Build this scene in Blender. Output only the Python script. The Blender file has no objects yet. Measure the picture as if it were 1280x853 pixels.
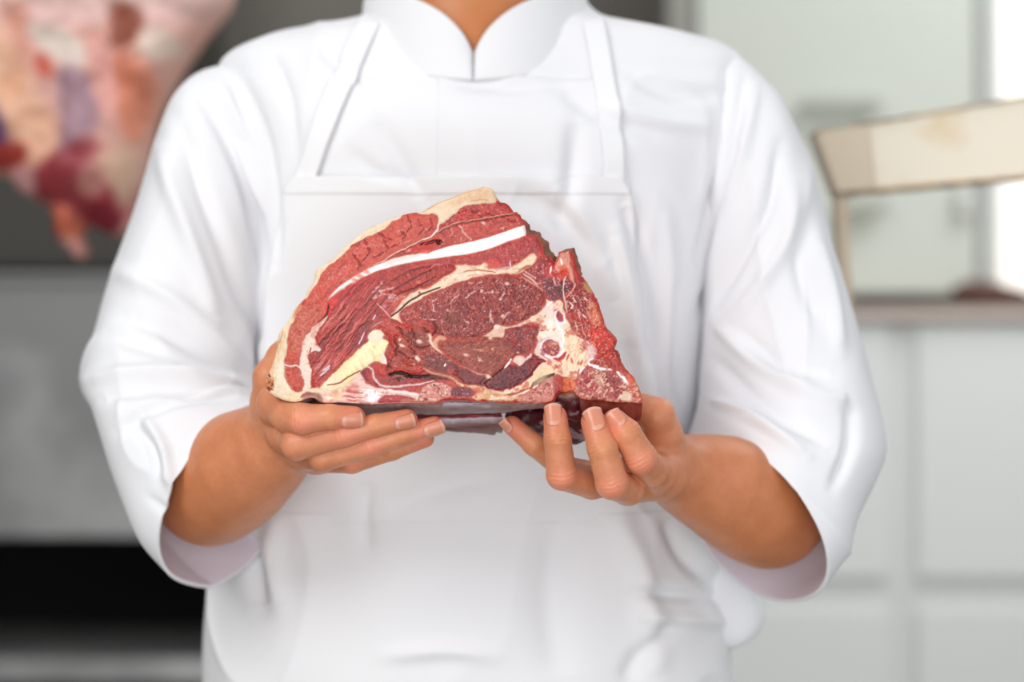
import bpy, bmesh, math, random
import numpy as np
from mathutils import Vector
random.seed(4)
SC = bpy.context.scene
COL = SC.collection

# ------------------------------------------------------------------ space
D0 = 1.5                 # camera to the held meat (m)
S0 = 0.00055             # metres per photo pixel at that distance
CZ = 1.14                # camera height
def P(px, py, Y):
    k = S0 * (D0 + Y) / D0
    return np.array([(px - 640) * k, Y, CZ - (py - 426.5) * k])
def mm(Y):               # metres per pixel at depth Y
    return S0 * (D0 + Y) / D0
def PXY(pts):            # world -> (px,py)
    k = S0 * (D0 + pts[:, 1]) / D0
    return 640 + pts[:, 0] / k, 426.5 - (pts[:, 2] - CZ) / k

def lin(c):
    c = np.asarray(c, dtype=float) / 255.0
    return np.where(c <= 0.04045, c / 12.92, ((c + 0.055) / 1.055) ** 2.4)

# ------------------------------------------------------------------ noise
_rng = np.random.RandomState(7)
_LAT = _rng.rand(256, 256)
_LAT3 = _rng.rand(64, 64, 64)
def vn(x, y, seed=0):
    x = x + seed * 17.31; y = y + seed * 9.77
    xi = np.floor(x).astype(int); yi = np.floor(y).astype(int)
    fx = x - xi; fy = y - yi
    fx = fx * fx * (3 - 2 * fx); fy = fy * fy * (3 - 2 * fy)
    a = _LAT[xi & 255, yi & 255]; b = _LAT[(xi + 1) & 255, yi & 255]
    c = _LAT[xi & 255, (yi + 1) & 255]; d = _LAT[(xi + 1) & 255, (yi + 1) & 255]
    return (a + (b - a) * fx) * (1 - fy) + (c + (d - c) * fx) * fy * 1.0
def fbm(x, y, seed=0, o=4):
    s = 0; a = 0.5; t = 0
    for i in range(o):
        s = s + a * vn(x * 2 ** i, y * 2 ** i, seed + i); t += a; a *= 0.55
    return s / t
def vn3(p, seed=0):
    p = p + seed * 5.37
    i = np.floor(p).astype(int); f = p - i; f = f * f * (3 - 2 * f)
    r = 0
    for dx in (0, 1):
        for dy in (0, 1):
            for dz in (0, 1):
                w = (f[:, 0] if dx else 1 - f[:, 0]) * (f[:, 1] if dy else 1 - f[:, 1]) * (f[:, 2] if dz else 1 - f[:, 2])
                r = r + w * _LAT3[(i[:, 0] + dx) & 63, (i[:, 1] + dy) & 63, (i[:, 2] + dz) & 63]
    return r
def ss(a, b, x):
    t = np.clip((x - a) / (b - a), 0, 1)
    return t * t * (3 - 2 * t)

# ------------------------------------------------------------------ materials
def mat(name, color=(.8, .8, .8), rough=.5, attr=None, spec=.5, metal=0, sss=0, sss_r=(1, .3, .15), sss_s=.01,
        bump=0, bscale=200, bdist=.001, emit=None, noise=None, coat=0):
    m = bpy.data.materials.new(name); m.use_nodes = True
    nt = m.node_tree; b = nt.nodes['Principled BSDF']
    b.inputs['Base Color'].default_value = (*color, 1)
    b.inputs['Roughness'].default_value = rough
    b.inputs['Metallic'].default_value = metal
    b.inputs['Specular IOR Level'].default_value = spec
    b.inputs['Coat Weight'].default_value = coat
    b.inputs['Coat Roughness'].default_value = .25
    if sss:
        b.inputs['Subsurface Weight'].default_value = sss
        b.inputs['Subsurface Radius'].default_value = sss_r
        b.inputs['Subsurface Scale'].default_value = sss_s
    tc = nt.nodes.new('ShaderNodeTexCoord')
    src = None
    if attr:
        a = nt.nodes.new('ShaderNodeVertexColor'); a.layer_name = attr; src = a.outputs['Color']
    if noise:           # (scale, colour2, lo, hi)
        n = nt.nodes.new('ShaderNodeTexNoise'); n.inputs['Scale'].default_value = noise[0]; n.inputs['Detail'].default_value = 6
        nt.links.new(tc.outputs['Object'], n.inputs['Vector'])
        r = nt.nodes.new('ShaderNodeMapRange'); r.inputs['From Min'].default_value = noise[2]; r.inputs['From Max'].default_value = noise[3]
        nt.links.new(n.outputs['Fac'], r.inputs['Value'])
        mx = nt.nodes.new('ShaderNodeMix'); mx.data_type = 'RGBA'
        nt.links.new(r.outputs['Result'], mx.inputs[0])
        if src: nt.links.new(src, mx.inputs[6])
        else: mx.inputs[6].default_value = (*color, 1)
        mx.inputs[7].default_value = (*noise[1], 1)
        src = mx.outputs[2]
    if src: nt.links.new(src, b.inputs['Base Color'])
    if bump:
        n = nt.nodes.new('ShaderNodeTexNoise'); n.inputs['Scale'].default_value = bscale; n.inputs['Detail'].default_value = 5
        nt.links.new(tc.outputs['Object'], n.inputs['Vector'])
        bp = nt.nodes.new('ShaderNodeBump'); bp.inputs['Strength'].default_value = bump; bp.inputs['Distance'].default_value = bdist
        nt.links.new(n.outputs['Fac'], bp.inputs['Height']); nt.links.new(bp.outputs['Normal'], b.inputs['Normal'])
    if emit:
        b.inputs['Emission Color'].default_value = (*emit[0], 1); b.inputs['Emission Strength'].default_value = emit[1]
    return m

# ------------------------------------------------------------------ mesh helpers
def mesh_np(name, V, F, m, parent=None, colors=None, smooth=True, mats=None):
    """F: (n,4) or (n,3) int array or list of lists"""
    me = bpy.data.meshes.new(name)
    if isinstance(F, np.ndarray):
        k = F.shape[1]
        me.vertices.add(len(V)); me.vertices.foreach_set('co', np.asarray(V, dtype=np.float32).ravel())
        me.loops.add(F.size); me.loops.foreach_set('vertex_index', F.astype(np.int32).ravel())
        me.polygons.add(len(F))
        me.polygons.foreach_set('loop_start', np.arange(0, F.size, k, dtype=np.int32))
        me.polygons.foreach_set('loop_total', np.full(len(F), k, dtype=np.int32))
        me.update(calc_edges=True); me.validate()
    else:
        me.from_pydata([tuple(v) for v in V], [], [tuple(int(i) for i in f) for f in F]); me.update()
    if smooth: me.polygons.foreach_set('use_smooth', np.ones(len(me.polygons), dtype=bool))
    if colors is not None:
        ca = me.color_attributes.new('Col', 'FLOAT_COLOR', 'POINT')
        c4 = np.ones((len(V), 4), dtype=np.float32); c4[:, :3] = colors
        ca.data.foreach_set('color', c4.ravel())
    for q in (mats or [m]): me.materials.append(q)
    o = bpy.data.objects.new(name, me); COL.objects.link(o)
    if parent: o.parent = parent
    return o
def tag(o, label=None, cat=None, group=None, kind=None):
    if label: o['label'] = label
    if cat: o['category'] = cat
    if group: o['group'] = group
    if kind: o['kind'] = kind
    return o
def empty(name, loc, label, cat, group=None):
    o = bpy.data.objects.new(name, None); COL.objects.link(o); o.location = loc
    return tag(o, label, cat, group)
def par(o, root):        # parent keeping world placement (roots are unrotated)
    w = Vector((0, 0, 0)); q = root
    while q: w = w + q.location; q = q.parent
    o.parent = root; o.location = o.location - w
    return o
def box(name, lo, hi, m, parent=None, bevel=.003, seg=2):
    bm = bmesh.new(); bmesh.ops.create_cube(bm, size=1)
    lo = Vector(lo); hi = Vector(hi)
    for v in bm.verts:
        v.co = Vector([(lo[i] + hi[i]) / 2 + v.co[i] * (hi[i] - lo[i]) for i in range(3)])
    if bevel: bmesh.ops.bevel(bm, geom=bm.edges[:], offset=bevel, segments=seg, affect='EDGES')
    return bm_obj(name, bm, m, parent)
def bm_obj(name, bm, m, parent=None, smooth=False):
    me = bpy.data.meshes.new(name); bm.to_mesh(me); bm.free(); me.materials.append(m)
    if smooth: me.polygons.foreach_set('use_smooth', np.ones(len(me.polygons), dtype=bool))
    o = bpy.data.objects.new(name, me); COL.objects.link(o)
    if parent: par(o, parent)
    return o
def tube(name, pts, r, m, parent=None, n=16):
    pts = [Vector(p) for p in pts]; V = []; F = []
    up = Vector((0, 0, 1))
    for i, p in enumerate(pts):
        d = (pts[min(i + 1, len(pts) - 1)] - pts[max(i - 1, 0)]).normalized()
        u = d.cross(up if abs(d.z) < .95 else Vector((1, 0, 0))).normalized(); v = d.cross(u)
        rr = r[i] if isinstance(r, (list, tuple)) else r
        for k in range(n):
            a = 2 * math.pi * k / n
            V.append(p + u * math.cos(a) * rr + v * math.sin(a) * rr)
    for i in range(len(pts) - 1):
        for k in range(n):
            F.append([i * n + k, i * n + (k + 1) % n, (i + 1) * n + (k + 1) % n, (i + 1) * n + k])
    F.append(list(range(n))[::-1]); F.append([(len(pts) - 1) * n + k for k in range(n)])
    o = mesh_np(name, V, F, m)
    if parent: par(o, parent)
    return o

# ------------------------------------------------------------------ implicit surfaces
def seg(p, a, b, ra, rb):
    a = np.asarray(a); b = np.asarray(b); ab = b - a
    t = np.clip(((p - a) @ ab) / (ab @ ab), 0, 1)
    return np.linalg.norm(p - a - t[:, None] * ab, axis=1) - (ra + (rb - ra) * t)
def ell(p, c, r):
    q = (p - np.asarray(c)) / np.asarray(r)
    k0 = np.linalg.norm(q, axis=1); k1 = np.linalg.norm(q / np.asarray(r), axis=1) + 1e-9
    return k0 * (k0 - 1) / k1
def smin(a, b, k):
    h = np.clip(.5 + .5 * (b - a) / k, 0, 1)
    return b + (a - b) * h - k * h * (1 - h)
def polygonise(f, lo, hi, vox):
    lo = np.asarray(lo, float); hi = np.asarray(hi, float)
    B = 8
    nb = np.ceil((hi - lo) / vox / B).astype(int) + 1
    n = nb * B
    cen = [lo[i] + (np.arange(nb[i]) * B + (B - 1) / 2) * vox for i in range(3)]
    g = np.stack(np.meshgrid(*cen, indexing='ij'), -1).reshape(-1, 3)
    dc = f(g).reshape(nb)
    A = np.repeat(np.repeat(np.repeat(dc.astype(np.float32), B, 0), B, 1), B, 2)
    act = np.argwhere(np.abs(dc) < B * vox * 1.25)
    off = np.stack(np.meshgrid(*[np.arange(B)] * 3, indexing='ij'), -1).reshape(-1, 3)
    for s in range(0, len(act), 400):
        ch = act[s:s + 400]
        idx = (ch[:, None, :] * B + off[None]).reshape(-1, 3)
        A[idx[:, 0], idx[:, 1], idx[:, 2]] = f(lo + idx * vox)
    ins = A < 0
    c = [slice(0, -1), slice(1, None)]
    acc = np.zeros(tuple(n - 1), np.int8)
    for i in (0, 1):
        for j in (0, 1):
            for k in (0, 1): acc += ins[c[i], c[j], c[k]]
    cells = np.argwhere((acc > 0) & (acc < 8))
    cid = np.full(tuple(n - 1), -1, np.int32); cid[cells[:, 0], cells[:, 1], cells[:, 2]] = np.arange(len(cells))
    pos = np.zeros((len(cells), 3)); cnt = np.zeros(len(cells))
    cor = [(i, j, k) for i in (0, 1) for j in (0, 1) for k in (0, 1)]
    vals = {q: A[cells[:, 0] + q[0], cells[:, 1] + q[1], cells[:, 2] + q[2]] for q in cor}
    for q in cor:
        for ax in range(3):
            if q[ax] == 0:
                r = list(q); r[ax] = 1; r = tuple(r)
                a = vals[q]; b = vals[r]; cr = (a < 0) != (b < 0)
                t = np.where(cr, a / np.where(cr, a - b, 1), 0)
                pt = np.tile(np.array(q, float), (len(cells), 1)); pt[:, ax] += t
                pos += pt * cr[:, None]; cnt += cr
    V = lo + (cells + pos / cnt[:, None]) * vox
    F = []
    for ax in range(3):
        s0 = [slice(None)] * 3; s1 = [slice(None)] * 3; s0[ax] = slice(0, -1); s1[ax] = slice(1, None)
        a = ins[tuple(s0)]; b = ins[tuple(s1)]
        e = np.argwhere(a != b)
        u, v = [(1, 2), (2, 0), (0, 1)][ax]
        e = e[(e[:, u] > 0) & (e[:, v] > 0) & (e[:, u] < n[u] - 1) & (e[:, v] < n[v] - 1)]
        fl = a[e[:, 0], e[:, 1], e[:, 2]]
        def C(du, dv):
            q = e.copy(); q[:, u] -= du; q[:, v] -= dv
            return cid[q[:, 0], q[:, 1], q[:, 2]]
        Q = np.stack([C(1, 1), C(0, 1), C(0, 0), C(1, 0)], 1)
        Q[~fl] = Q[~fl][:, ::-1]
        F.append(Q)
    F = np.concatenate(F); F = F[(F >= 0).all(1)]
    return V, F
def vnormals(V, F):
    N = np.zeros_like(V)
    n = np.cross(V[F[:, 2]] - V[F[:, 0]], V[F[:, 3]] - V[F[:, 1]]) if F.shape[1] == 4 else np.cross(V[F[:, 1]] - V[F[:, 0]], V[F[:, 2]] - V[F[:, 0]])
    for k in range(F.shape[1]): np.add.at(N, F[:, k], n)
    return N / (np.linalg.norm(N, axis=1)[:, None] + 1e-12)

# ------------------------------------------------------------------ painter (colours at points of a surface)
def catmull(pts, sub=3, closed=True):
    pts = np.asarray(pts, float); n = len(pts); out = []
    rng = range(n if closed else n - 1)
    for i in rng:
        if closed: p0, p1, p2, p3 = pts[(i - 1) % n], pts[i], pts[(i + 1) % n], pts[(i + 2) % n]
        else: p0, p1, p2, p3 = pts[max(i - 1, 0)], pts[i], pts[i + 1], pts[min(i + 2, n - 1)]
        for s in range(sub):
            t = s / sub
            out.append(.5 * ((2 * p1) + (-p0 + p2) * t + (2 * p0 - 5 * p1 + 4 * p2 - p3) * t * t + (-p0 + 3 * p1 - 3 * p2 + p3) * t ** 3))
    if not closed: out.append(pts[-1])
    return np.array(out)
def segdist(x, y, poly, closed):
    n = len(poly); d = np.full(x.shape, 1e9); tt = np.zeros(x.shape)
    for i in range(n if closed else n - 1):
        a = poly[i]; b = poly[(i + 1) % n]; ab = b - a; L = ab @ ab + 1e-9
        t = np.clip(((x - a[0]) * ab[0] + (y - a[1]) * ab[1]) / L, 0, 1)
        e = np.hypot(x - a[0] - t * ab[0], y - a[1] - t * ab[1])
        w = e < d; tt = np.where(w, (i + t) / max(1, (n if closed else n - 1)), tt); d = np.where(w, e, d)
    return d, tt
def inside(x, y, poly):
    r = np.zeros(x.shape, bool); n = len(poly)
    for i in range(n):
        x0, y0 = poly[i]; x1, y1 = poly[(i + 1) % n]
        if y0 == y1: continue
        c = ((y0 > y) != (y1 > y)) & (x < (x1 - x0) * (y - y0) / (y1 - y0) + x0)
        r ^= c
    return r
def sdist(x, y, poly):
    d, _ = segdist(x, y, poly, True)
    return np.where(inside(x, y, poly), d, -d)
class Canvas:
    def __init__(s, x, y, base):
        s.x = x; s.y = y; s.c = np.tile(np.asarray(base, float), (len(x), 1)); s.h = np.zeros(len(x)); s.lab = np.zeros(len(x), int)
        s.wx = (fbm(x / 6, y / 6, 1, 3) - .5) * 2; s.wy = (fbm(x / 6, y / 6, 5, 3) - .5) * 2
        s.f1 = fbm(x / 3.0, y / 3.0, 11, 4) - .5; s.f2 = fbm(x / 14., y / 14., 12, 3) - .5; s.f3 = vn(x / 1.3, y / 1.3, 13) - .5
    def sel(s, pts, m):
        p = np.asarray(pts, float); lo = p.min(0) - m; hi = p.max(0) + m
        return np.where((s.x > lo[0]) & (s.x < hi[0]) & (s.y > lo[1]) & (s.y < hi[1]))[0]
    def poly(s, pts, col, f=1.2, wob=1.6, amt=1., mott=10, h=0, hw=5, lab=None, sub=3, rim=None):
        pts = catmull(pts, sub) if sub > 1 else np.asarray(pts, float)
        i = s.sel(pts, 6 + f * 2)
        if len(i) == 0: return
        x = s.x[i] + s.wx[i] * wob; y = s.y[i] + s.wy[i] * wob
        d = sdist(x, y, pts)
        a = ss(-f, f, d) * amt
        c = np.asarray(col, float)[None] + s.f1[i, None] * mott * 2.2 + s.f2[i, None] * mott * 1.8
        s.c[i] = s.c[i] * (1 - a[:, None]) + c * a[:, None]
        if rim:  # (colour, width)
            q = np.exp(-(d / rim[1]) ** 2) * .8
            s.c[i] = s.c[i] * (1 - q[:, None]) + np.asarray(rim[0], float) * q[:, None]
        if h: s.h[i] += h * ss(-f, hw, d)
        if lab is not None: s.lab[i[d > 0]] = lab
    def line(s, pts, col, w=1.5, wob=1.0, amt=1., taper=True, h=0, brk=0, lab=None):
        pts = catmull(pts, 4, False) if len(pts) > 2 else np.asarray(pts, float)
        i = s.sel(pts, 4 + w * 3)
        if len(i) == 0: return
        x = s.x[i] + s.wx[i] * wob; y = s.y[i] + s.wy[i] * wob
        d, t = segdist(x, y, pts, False)
        ww = w * (.35 + .65 * np.sin(np.pi * np.clip(t, 0.02, .98)) ** .5) if taper else w
        a = np.clip(1.2 - d / (ww * .5 + .5), 0, 1); a = a * a * (3 - 2 * a) * amt
        if brk: a = a * ss(brk - .15, brk + .1, s.f1[i] + .5)
        s.c[i] = s.c[i] * (1 - a[:, None]) + np.asarray(col, float)[None] * a[:, None]
        if h: s.h[i] += h * a
        if lab is not None: s.lab[i[a > .6]] = lab
    def fibre(s, pts, ang, dark, light, L=14, W=1.8, amt=.5, f=4, h=.4, seed=3):
        pts = catmull(pts, 2); i = s.sel(pts, 6); x = s.x[i]; y = s.y[i]
        d = sdist(x, y, pts); a = ss(-1, f, d) * amt
        ca, sa = math.cos(math.radians(ang)), -math.sin(math.radians(ang))
        bend = s.f2[i] * 6
        u = (x * ca + y * sa) / L; v = (-x * sa + y * ca + bend) / W
        n = fbm(u, v, seed, 3)
        dk = ss(.5, .25, n) * a; lt = ss(.55, .78, n) * a
        s.c[i] = s.c[i] * (1 - dk[:, None]) + np.asarray(dark, float) * dk[:, None]
        s.c[i] = s.c[i] * (1 - lt[:, None]) + np.asarray(light, float) * lt[:, None]
        s.h[i] += (n - .5) * h * 2 * ss(-1, f, d)
    def speck(s, pts, col, scale=1.6, th=.68, amt=.8, f=3, seed=20, h=0):
        pts = catmull(pts, 2); i = s.sel(pts, 4)
        d = sdist(s.x[i], s.y[i], pts)
        n = vn(s.x[i] / scale, s.y[i] / scale, seed) * .65 + vn(s.x[i] / scale / 2.7, s.y[i] / scale / 2.7, seed + 1) * .35
        a = ss(th - .06, th + .08, n) * ss(-1, f, d) * amt
        s.c[i] = s.c[i] * (1 - a[:, None]) + np.asarray(col, float) * a[:, None]
        if h: s.h[i] += h * a
    def blob(s, cx, cy, rx, ry, col, rot=0, f=1.2, wob=1.2, amt=1, mott=8, h=0, lab=None):
        i = np.where((np.abs(s.x - cx) < max(rx, ry) + 6) & (np.abs(s.y - cy) < max(rx, ry) + 6))[0]
        x = s.x[i] + s.wx[i] * wob - cx; y = s.y[i] + s.wy[i] * wob - cy
        c0, s0 = math.cos(math.radians(rot)), math.sin(math.radians(rot))
        u = (x * c0 + y * s0) / rx; v = (-x * s0 + y * c0) / ry
        d = (1 - np.hypot(u, v)) * min(rx, ry)
        a = ss(-f, f, d) * amt
        c = np.asarray(col, float)[None] + s.f1[i, None] * mott * 2
        s.c[i] = s.c[i] * (1 - a[:, None]) + c * a[:, None]
        if h: s.h[i] += h * a
        if lab is not None: s.lab[i[d > 0]] = lab

def grid_in(outline, step):
    """square grid fitted inside an outline, border verts snapped to it. returns x,y,quads,signed distance"""
    o = np.asarray(outline, float); lo = o.min(0) - 3 * step; hi = o.max(0) + 3 * step
    xs = np.arange(lo[0], hi[0], step); ys = np.arange(lo[1], hi[1], step)
    X, Y = np.meshgrid(xs, ys, indexing='ij'); sh = X.shape; x = X.ravel().copy(); y = Y.ravel().copy()
    near = np.zeros(x.shape, bool)
    # distance and closest point
    d = np.full(x.shape, 1e9); qx = x.copy(); qy = y.copy(); n = len(o)
    for i in range(n):
        a = o[i]; b = o[(i + 1) % n]
        m = np.where((x > min(a[0], b[0]) - 90) & (x < max(a[0], b[0]) + 90) & (y > min(a[1], b[1]) - 90) & (y < max(a[1], b[1]) + 90))[0]
        ab = b - a; L = ab @ ab + 1e-12
        t = np.clip(((x[m] - a[0]) * ab[0] + (y[m] - a[1]) * ab[1]) / L, 0, 1)
        cx = a[0] + t * ab[0]; cy = a[1] + t * ab[1]; e = np.hypot(x[m] - cx, y[m] - cy)
        w = e < d[m]; mw = m[w]
        d[mw] = e[w]; qx[mw] = cx[w]; qy[mw] = cy[w]
    ins = inside(x, y, o); sd = np.where(ins, d, -d)
    ok = sd > -.5 * step
    idx = np.arange(x.size).reshape(sh)
    Q = np.stack([idx[:-1, :-1].ravel(), idx[1:, :-1].ravel(), idx[1:, 1:].ravel(), idx[:-1, 1:].ravel()], 1)
    Q = Q[ok[Q].all(1)]
    # snap verts of the rim
    e = np.concatenate([Q[:, [0, 1]], Q[:, [1, 2]], Q[:, [2, 3]], Q[:, [3, 0]]]); es = np.sort(e, 1)
    key = es[:, 0].astype(np.int64) * x.size + es[:, 1]
    u, inv, c = np.unique(key, return_inverse=True, return_counts=True)
    be = e[c[inv] == 1]; bv = np.unique(be)
    x[bv] = qx[bv]; y[bv] = qy[bv]; sd[bv] = 0
    used = np.unique(Q); re = np.full(x.size, -1); re[used] = np.arange(len(used))
    nxt = {int(a): int(b) for a, b in re[be]}
    start = next(iter(nxt)); loop = [start]; cur = nxt[start]
    while cur != start and len(loop) < len(nxt) + 2:
        loop.append(cur); cur = nxt[cur]
    return x[used], y[used], re[Q], sd[used], np.array(loop)
# ================================================================== MEAT JOINT
OUT = [(528,265),(540,257.6),(552,252),(565,247.6),(584,239.4),(600,235.6),(607,235),(614,237),(618,242),(621,249),(625,254),(634,256),(639,262),(642,266),(647,266),(651,272),(656,281),
 (658,292),(668,295),(675,301),(678.5,310),(680,318),(688,323),(694,329),(697,322),(699,316),(706,315),(713,314),(717,320),(720,327),(721,336),(727,344),(733,353),(738,359),(742,366),(749,381),(755.5,401),(758,410),
 (763,417.5),(769,421),(771,427),(768,436),(774,441),(776,448),(777,455),(786.6,465),(795,476),(801,490),(803.5,498),(802,504.5),(786.6,503.4),(768,503),(750,500.5),(730,499.6),(724,496.5),(716,490),(705,490.5),(697.5,492),
 (693,501),(685,505),(668,504.5),(650,504),(625,503.4),(600,502),(573,500.5),(555,501),(548,503.4),(523,504),(491,504),(470,505.3),(458,505),(440,504),(424,503),(405,504),(392,498),(382,499),(370,503),(356,501),(345,497),(336,491),
 (331,481.5),(335,467),(340,455),(344,442),(346,428),(348,419),(351,412),(357.6,404),(367.6,388),(375,379),(381,372),(385,362.6),(391.5,353),(395,338),(408,330),(420,321),(430,310),(440,302),(455,290),(475,280),(495,273),(503,269.5),(517,266.5)]
def tsub(p, n):
    p = np.asarray(p, float); out = []
    for i in range(len(p)):
        for k in range(n): out.append(p[i] + (p[(i + 1) % len(p)] - p[i]) * k / n)
    return np.array(out)
outl = catmull(OUT, 5)
jit = np.stack([fbm(outl[:, 0] / 3.5, outl[:, 1] / 3.5, 40, 3) - .5, fbm(outl[:, 0] / 3.5, outl[:, 1] / 3.5, 44, 3) - .5], 1)
jamp = np.where(outl[:, 0] > 640, 3.2, .9); jamp = np.where((outl[:, 1] > 497) & (outl[:, 0] > 420), 1.8, jamp)
outl = outl + jit * jamp[:, None]
STEP = .72
mx_, my_, mQ, msd, mloop = grid_in(outl, STEP)
cv = Canvas(mx_, my_, (176, 70, 64))
cv.c += (cv.f1 * 30 + cv.f2 * 22)[:, None]
LM, LR, LC, LB, LL, LS, LK, LO = 0, 1, 2, 3, 4, 5, 6, 7   # muscle, rind, fat cap, bone, ligament, fat seam, connective, marrow bone
DK = (96, 26, 30)
# --- left outer muscle
m1 = [(490,277),(510,268),(530,268),(546,270),(550,276),(548,284),(540,292),(528,300),(511,308),(494,317),(478,327),(462,334),(445,345),(428,356),(415,368),(410,377),(409,388),(406,397),(398,405),(390,414),(382,425),(377,436),(375,452),(378,470),(381,480),(378,487),(370,489),(361,484),(355,472),(354,451),(357,438),(360,410),(372,390),(385,368),(396,350),(401,342),(415,330),(430,318),(441,306),(460,296),(478,287)]
cv.poly(m1, (188,82,74), mott=14, h=.6, hw=5)
cv.poly([(362,408),(380,384),(400,388),(398,402),(382,420),(374,440),(360,440)], (192,104,92), f=6, mott=12)
cv.poly([(400,350),(420,335),(440,330),(440,345),(420,362),(404,380),(390,376)], (196,84,76), f=8, amt=.7)
cv.poly([(357,455),(375,455),(380,480),(370,489),(358,478)], (184,84,74), f=2, mott=16)
cv.line([(355,456),(362,458),(370,457),(376,461)], (232,196,180), 2.0)
for pts in [[(455,300),(462,312),(460,322),(452,326)],[(480,300),(486,310),(478,318),(466,322)],[(500,286),(506,296),(500,306),(490,310)],[(522,276),(530,286),(524,296)],[(470,288),(478,296),(490,300)],[(440,318),(450,330),(448,338)],[(510,270),(514,282),(508,292)],[(538,274),(540,284),(532,292)],[(455,295),(448,306),(438,310)]]:
    cv.line(pts, (132,40,42), 2.0, h=-1.1, wob=2.5, amt=.75)
for pts in [[(466,305),(476,309)],[(457,309),(464,306)],[(496,290),(504,287)],[(515,300),(506,304)]]: cv.line(pts, (222,140,128), 1.6, amt=.7)
cv.fibre([(365,405),(400,350),(440,320),(440,345),(410,380),(380,425),(360,440)], 52, (150,48,46), (210,120,110), 9, 1.6, .5)
cv.speck([(400,345),(470,292),(540,270),(535,292),(470,325),(400,390),(370,430)], (226,150,140), 1.5, .72, .6)
# --- slabs over the bone
m3 = [(549,290),(560,283),(575,279),(600,275),(625,271),(640,268),(647,267),(651,273),(656,281),(630,290),(598,300),(560,308),(536,315),(510,318),(490,322),(478,327),(494,317),(512,308),(530,299)]
cv.poly(m3, (178,70,64), mott=14, h=.5, rim=((150,40,38), 1.2))
cv.speck(m3, (222,150,140), 1.4, .70, .55)
cv.line([(573,280),(577,286),(579,291),(584,296),(590,299)], (222,160,146), 2.0, wob=2.5)
cv.line([(563,285),(566,291),(562,296)], (206,130,118), 1.3); cv.line([(576,296),(577,303)], (206,130,118), 1.4)
cv.blob(604,279,3.4,2, (226,166,150), 25); cv.blob(628,286,2.2,1.4, (226,166,150))
cv.poly([(512,309),(530,303),(548,301),(552,305),(545,309),(536,313),(530,318),(524,314),(508,316)], (186,44,38), mott=14, h=-.6)
cv.line([(526,306),(536,304),(546,301),(549,306)], (90,16,20), 3.4, h=-2.0); cv.blob(549,303,4,3,(100,22,26),0,h=-1.2)
cv.line([(528,307),(540,300),(548,300)], (200,90,84), 1.4, h=.6)
cv.blob(510,313,4.5,1.8,(226,150,126),-10); 
m24 = [(549,282),(560,274),(568,268),(578,260),(586,257),(600,256),(617,254),(625,254),(634,256),(640,263),(642,267),(600,274),(575,278),(558,284)]
cv.poly(m24, (172,52,50), mott=20, h=-.6, hw=2)
for k in range(16):
    a = 566 + k * 4.6; b = 268 - 4 * math.sin(k * .35) + random.uniform(-4, 4)
    cv.line([(a, b), (a + 4, b + 3), (a + 9, b + 1)], (126,26,30) if k % 2 else (206,96,90), 1.8, h=-.9 if k % 2 else .6, amt=.7)
cv.speck(m24, (226,150,140), 1.3, .73, .7)
cv.line([(547,291),(560,283),(575,278),(601,274),(625,270),(642,267)], (196,140,122), 1.5, taper=False, h=.5)
cv.line([(549,292),(562,285),(577,280),(603,276),(640,269)], (118,44,42), 1.3, taper=False, h=-.8, amt=.7)
# --- strip under the bone, right end
m5 = [(500,334),(530,327),(565,322),(600,315),(635,303),(657,294),(668,296),(675,302),(678,311),(678,318),(667,317),(654,325),(645,331),(630,337),(612,336),(607,330),(585,333),(565,331),(545,333),(520,336),(505,340)]
cv.poly(m5, (172,60,64), mott=14, h=.8, hw=6)
cv.fibre([(600,320),(665,300),(672,315),(640,332),(612,334)], 70, (140,40,46), (200,96,96), 7, 1.8, .35)
cv.speck(m5, (226,150,150), 1.4, .71, .5)
cv.line([(667,296),(674,302),(678,311),(677,319)], (206,60,48), 1.6); cv.blob(671,306,5,8,(150,44,52),0,f=3,amt=.6)
cv.line([(637.5,327),(638.5,334)], (232,200,206), 1.4); cv.poly([(608,329),(616,324),(625,328),(624,336),(612,337)], (192,76,70), f=2)
# --- fibrous muscle left of the ligament
m2 = [(412,376),(420,367),(440,355),(455,347),(470,340),(495,334),(520,327),(530,330),(545,333),(560,331),(570,333),(570,340),(557,345),(548,352),(535,360),(515,366),(504,376),(499,385),(490,395),(478,402),(469,408),(463,414),(458,424),(452,431),(442,442),(428,455),(415,467),(405,479),(394,484),(388,478),(390,465),(386,456),(384,446),(390,440),(400,441),(401,437),(395,431),(393,420),(400,409),(408,396)]
cv.poly(m2, (172,62,62), mott=12, h=.6, hw=5)
fz = [(412,376),(450,350),(486,350),(500,372),(498,386),(462,412),(442,440),(412,468),(394,482),(386,450),(398,430),(400,409),(408,394)]
cv.fibre(fz, 50, (122,30,36), (216,126,122), 26, 1.7, .8, h=1.0)
cv.fibre([(402,420),(440,400),(462,414),(440,442),(410,470),(392,480),(388,460)], 55, (100,26,34), (214,130,126), 30, 2.6, .7, h=1.6, seed=9)
cv.poly([(412,377),(424,366),(446,354),(470,345),(480,346),(462,358),(440,368),(420,384),(414,392)], (178,36,44), f=4, amt=.6)
cv.poly([(412,376),(420,369),(424,372),(416,384),(412,396),(409,386)], (206,58,48), f=1.5, amt=.8)
cv.line([(410,378),(411,388),(409,397)], (200,40,38), 2.2); cv.line([(411,382),(408,394),(398,404)], (70,20,26), 1.6, h=-1.4)
m26 = [(478,360),(490,349),(505,341),(525,334),(545,332),(562,331),(570,334),(569,339),(558,345),(550,352),(538,358),(520,363),(505,368),(492,370),(482,368)]
cv.poly(m26, (168,58,56), mott=10, h=1.0, hw=6)
cv.fibre(m26, 108, (138,40,42), (196,92,84), 6, 1.3, .6, h=.6)
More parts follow.
